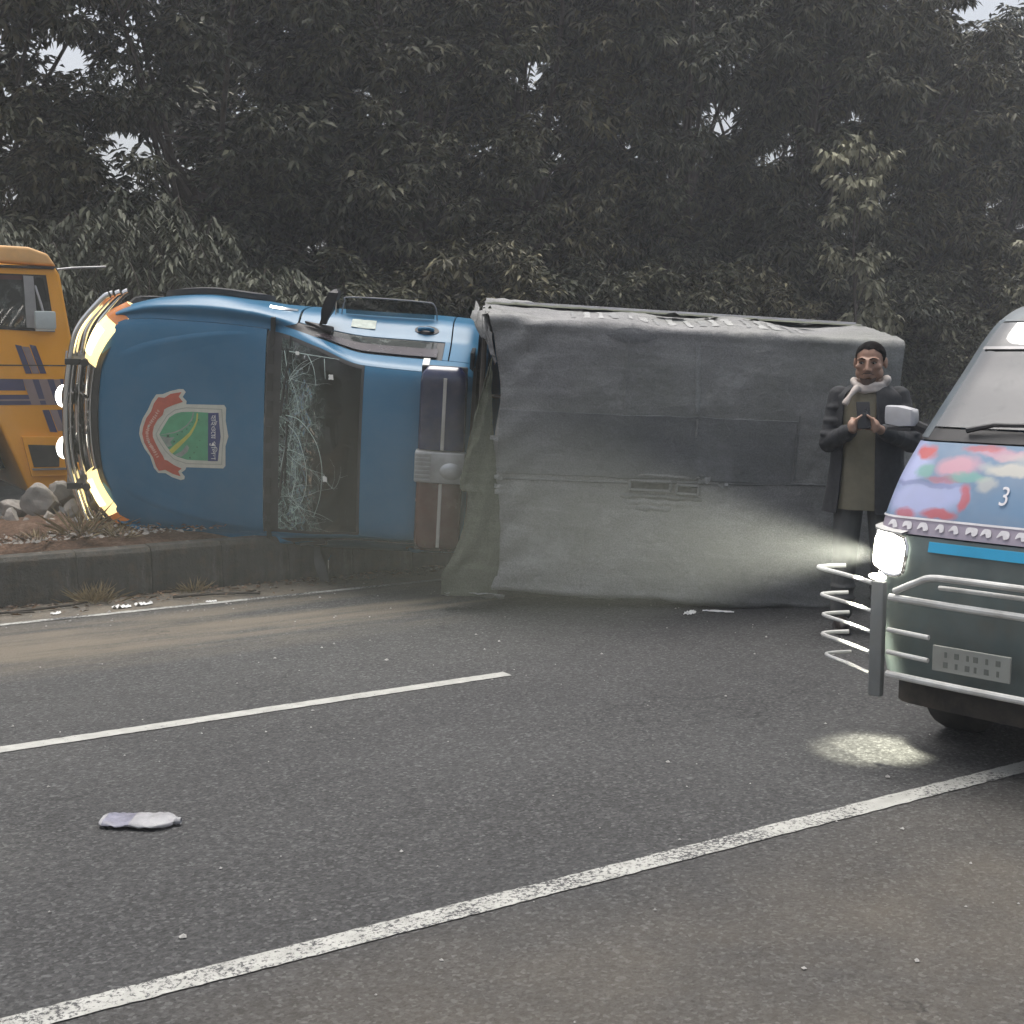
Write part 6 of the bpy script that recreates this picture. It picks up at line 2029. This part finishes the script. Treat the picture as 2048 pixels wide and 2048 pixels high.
for s_ in (-1, 1):
    bd.capsule(SH[s_], EL[s_], .055, .042); bd.capsule(EL[s_], WR[s_], .043, .028)
# hands: palms and five bent fingers closing on the phone
PH = Vector((-.055, -.318, 1.300)); PR = Matrix.Rotation(rad(8), 3, 'Z') @ Matrix.Rotation(rad(-22), 3, 'X')
def pp(x, y, z): return PH + PR @ Vector((x, y, z))
for s_ in (-1, 1):
    palm = pp(s_ * .062, .012, -.058)
    bd.capsule(WR[s_], palm, .027, .026); bd.ellipsoid(palm, (.030, .020, .040), PR)
    ends = [(.048, .008, -.020), (.050, .009, -.042), (.048, .010, -.062), (.042, .012, -.080)]
    for k, (fx, fy, fz) in enumerate(ends):
        a0 = palm + PR @ Vector((-s_ * .004, .010, .030 - .021 * k))
        a1 = pp(s_ * .062, .026, fz + .010); a2 = pp(s_ * .030, .026, fz + .006); a3 = pp(s_ * (.004 + .006 * (k % 2)), .022, fz + .002)
        r0 = (.0095, .0098, .0092, .008)[k]
        bd.capsule(a0, a1, r0 + .001, r0, 8); bd.capsule(a1, a2, r0, r0 * .92, 8); bd.capsule(a2, a3, r0 * .92, r0 * .8, 8)
    t0 = palm + PR @ Vector((-s_ * .010, -.012, -.002)); t1 = pp(s_ * .044, -.018, -.030); t2 = pp(s_ * .016, -.018, -.008)
    bd.capsule(t0, t1, .013, .0105, 8); bd.capsule(t1, t2, .0105, .008, 8)
body = remeshed(bd, 'body', M_SKIN, MAN, .0058, 3)
b = MB(); b.box(PH, (.038, .0045, .080), PR); ph = b.build('phone', mat('phone_case', (.012, .012, .014), .3, var=.1), MAN, bevel=.004, smooth=True)
ph.parent = None
ph.matrix_world = Matrix.Translation(MAN.location) @ Matrix.Rotation(rad(-10), 4, 'Z')
ph.name = 'mobile_phone'; tag(ph, 'dark mobile phone held up in both hands of the standing man', 'phone')
b = MB(); b.box(PH + PR @ Vector((.018, .0052, .055)), (.011, .001, .014), PR); b.build('camera_bump', M_BLACKP, ph)

# hair: a close-cropped cap with a straight front line
P = []
for i in range(15):
    th = math.pi * .50 * i / 14
    row = []
    for j in range(33):
        a = 2 * math.pi * j / 32
        front = max(0, -math.sin(a))
        lim = 1.0 - .43 * front ** 2.0 + (.34 * max(0, math.sin(a))) + .30 * math.exp(-((abs(math.cos(a)) - .97) / .10) ** 2) * (1 if math.sin(a) < .2 else 0) + .03 * math.sin(a * 23) + .05 * math.cos(a * 4) * front
        t_ = th * lim
        row.append(hp(.0745 * math.sin(t_) * math.cos(a), .018 + .0915 * math.sin(t_) * math.sin(a), .030 + 0.0828 * math.cos(t_)))
    P.append(row)
b = MB(); b.grid(P); b.build('hair', M_HAIR, MAN, smooth=True, solid=.0015)
for s_ in (-1, 1):
    b = MB(); b.tube([hp(s_ * .010, -.0915, .024), hp(s_ * .026, -.0935, .030), hp(s_ * .046, -.0815, .026)], [.003, .0048, .003], 6); b.build('eyebrow', M_HAIR, MAN, smooth=True)
    b = MB(); b.ellipsoid(hp(s_ * .029, -.074, .005), (.0125, .0105, .0085), HR); ey = b.build('eye', M_EYEW, MAN, smooth=True)
    b = MB(); b.ellipsoid(hp(s_ * .029 - .002, -.0825, .003), (.0058, .0035, .0058), HR); b.build('iris', M_HAIR, ey, smooth=True)
    b = MB(); b.tube([hp(s_ * .016, -.0815, .006), hp(s_ * .029, -.0865, .0125), hp(s_ * .042, -.077, .006)], .0026, 6); b.build('eyelid', M_STUB, MAN, smooth=True)
b = MB(); b.ellipsoid(hp(0, -.088, -.0655), (.021, .0125, .0022), HR); b.build('mouth', mat('lip', (.10, .045, .035), .5, var=.1), MAN, smooth=True)
b = MB(); b.tube([hp(-.030, -.076, -.060), hp(-.014, -.0965, -.0505), hp(.014, -.0965, -.0505), hp(.030, -.076, -.060)], [.0015, .003, .003, .0015], 7); b.build('moustache', M_STUB, MAN, smooth=True)
P = []
for i in range(7):
    v = i / 6
    P.append([hp(.050 * math.sin(a) * (1 - .45 * v), -.038 - .050 * math.cos(a) - .006 * v, -.083 - .032 * v + .012 * abs(math.sin(a)) ** 2 * (1 - v)) for a in np.linspace(-1.0, 1.0, 17)])
b = MB(); b.grid(P); b.build('beard', M_STUB, MAN, smooth=True, solid=.002)


def folds(a, z, s_=1.0):
    return s_ * (.010 * math.sin(a * 7 + z * 5) * noise.noise(Vector((a * 1.3, z * 2.2, 1))) + .012 * noise.noise(Vector((a * 2.2, z * 4.5, 5))))


def garment(name, table, a0, a1, m, na=48, nz=40, solid=.006, fold=1.0):
    """table rows: z, half-width x, half-depth y, centre y"""
    zs = [t[0] for t in table][::-1]
    cols = [[t[i] for t in table][::-1] for i in (1, 2, 3)]
    P = []
    for i in range(nz + 1):
        z = zs[-1] + (zs[0] - zs[-1]) * i / nz
        hx, hy, cy = (crom(zs, c, z) for c in cols)
        row = []
        for j in range(na + 1):
            a = a0 + (a1 - a0) * j / na   # measured from straight ahead (-y)
            f = folds(a, z, fold) * min(1, i / 6)
            row.append(((hx + f) * math.sin(a), cy - (hy + f) * math.cos(a), z + .006 * noise.noise(Vector((a * 2, 0, z)))))
        P.append(row)
    b = MB(); b.grid(P)
    return b.build(name, m, MAN, smooth=True, solid=solid, sharp=80)


garment('tunic', [(1.47, .068, .068, .004), (1.44, .120, .085, .004), (1.40, .178, .102, .006), (1.25, .186, .122, .0), (1.05, .176, .128, -.002), (.90, .190, .138, .0), (.74, .205, .145, .0)], -math.pi, math.pi, M_TUNIC, fold=.8)
garment('coat', [(1.475, .085, .080, .006), (1.44, .150, .098, .006), (1.40, .205, .122, .008), (1.25, .214, .142, .006), (1.05, .208, .146, .004), (.90, .222, .156, .004), (.72, .245, .168, .004)], .16, 2 * math.pi - .80, M_COAT, solid=.010)
slv = MB()
for s_ in (-1, 1):
    slv.capsule(SH[s_] + Vector((0, 0, .004)), EL[s_], .070, .060); slv.capsule(EL[s_], EL[s_].lerp(WR[s_], .86), .060, .046)
    for t_ in (.2, .5, .8):
        c_ = SH[s_].lerp(EL[s_], t_); slv.ellipsoid(c_ + Vector((0, -.01, 0)), (.067, .067, .030))
    for t_ in (.2, .45, .7):
        c_ = EL[s_].lerp(WR[s_], t_); slv.ellipsoid(c_, (.054, .054, .032), (WR[s_] - EL[s_]).to_track_quat('Z', 'Y').to_matrix())
remeshed(slv, 'sleeves', M_COAT, MAN, .008, 3)
tr_ = MB()
for s_ in (-1, 1):
    tr_.capsule((s_ * .088, .01, .88), (s_ * .108, -.008, .49), .102, .078); tr_.capsule((s_ * .108, -.008, .49), (s_ * .118, .018, .12), .078, .070)
    for z_ in (.20, .27, .40, .53, .60): tr_.ellipsoid((s_ * .112, .004, z_), (.078, .078, .024))
tr_.ellipsoid((0, .012, .90), (.180, .126, .10))
remeshed(tr_, 'trousers', M_TROU, MAN, .009, 3)
sh_ = MB()
for s_ in (-1, 1):
    sh_.ellipsoid((s_ * .118, -.045, .050), (.048, .128, .048)); sh_.ellipsoid((s_ * .117, .035, .058), (.044, .052, .056)); sh_.box((s_ * .118, -.02, .014), (.044, .125, .013))
remeshed(sh_, 'shoes', M_SHOE, MAN, .007, 2)
# scarf wound round the neck with one end on his left shoulder
sc_ = MB()
ring = [(.088 * math.sin(a), .006 - .092 * math.cos(a), 1.475 + .022 * math.cos(a) * -1 + .008 * math.sin(3 * a)) for a in np.linspace(0, 2 * math.pi, 25)]
sc_.tube(ring, [.021 + .003 * math.sin(i * 1.9) for i in range(25)], 10, cap=False)
sc_.tube([(.088 * math.sin(a), .006 - .098 * math.cos(a), 1.448 - .020 * math.cos(a) + .007 * math.sin(2 * a + 1)) for a in np.linspace(0, 2 * math.pi, 25)], [.018 + .003 * math.sin(i * 2.3) for i in range(25)], 10, cap=False)
sc_.ellipsoid((.092, -.03, 1.492), (.030, .040, .030))
sc_.tube(smooth_open([(-.070, -.085, 1.455), (-.115, -.125, 1.405), (-.148, -.140, 1.35)], 5), [.018 + .004 * math.sin(i * .9) for i in range(11)], 8)
remeshed(sc_, 'scarf', M_SCARF, MAN, .007, 2)
# ------------------------------------------------------------------ the dusty evening air
hz = MB(); hz.box((0, 0, 6.25), (113, 113, 7.3))
hm = bpy.data.materials.new('haze'); hm.use_nodes = True
ht = hm.node_tree; ht.nodes.clear()
pv = ht.nodes.new('ShaderNodeVolumePrincipled'); ho = ht.nodes.new('ShaderNodeOutputMaterial')
pv.inputs['Color'].default_value = (.93, .96, 1.0, 1)
pv.inputs['Density'].default_value = .0026
pv.inputs['Anisotropy'].default_value = .2
ht.links.new(pv.outputs[0], ho.inputs['Volume'])
hb = hz.build('haze', hm); tag(hb, kind='stuff')
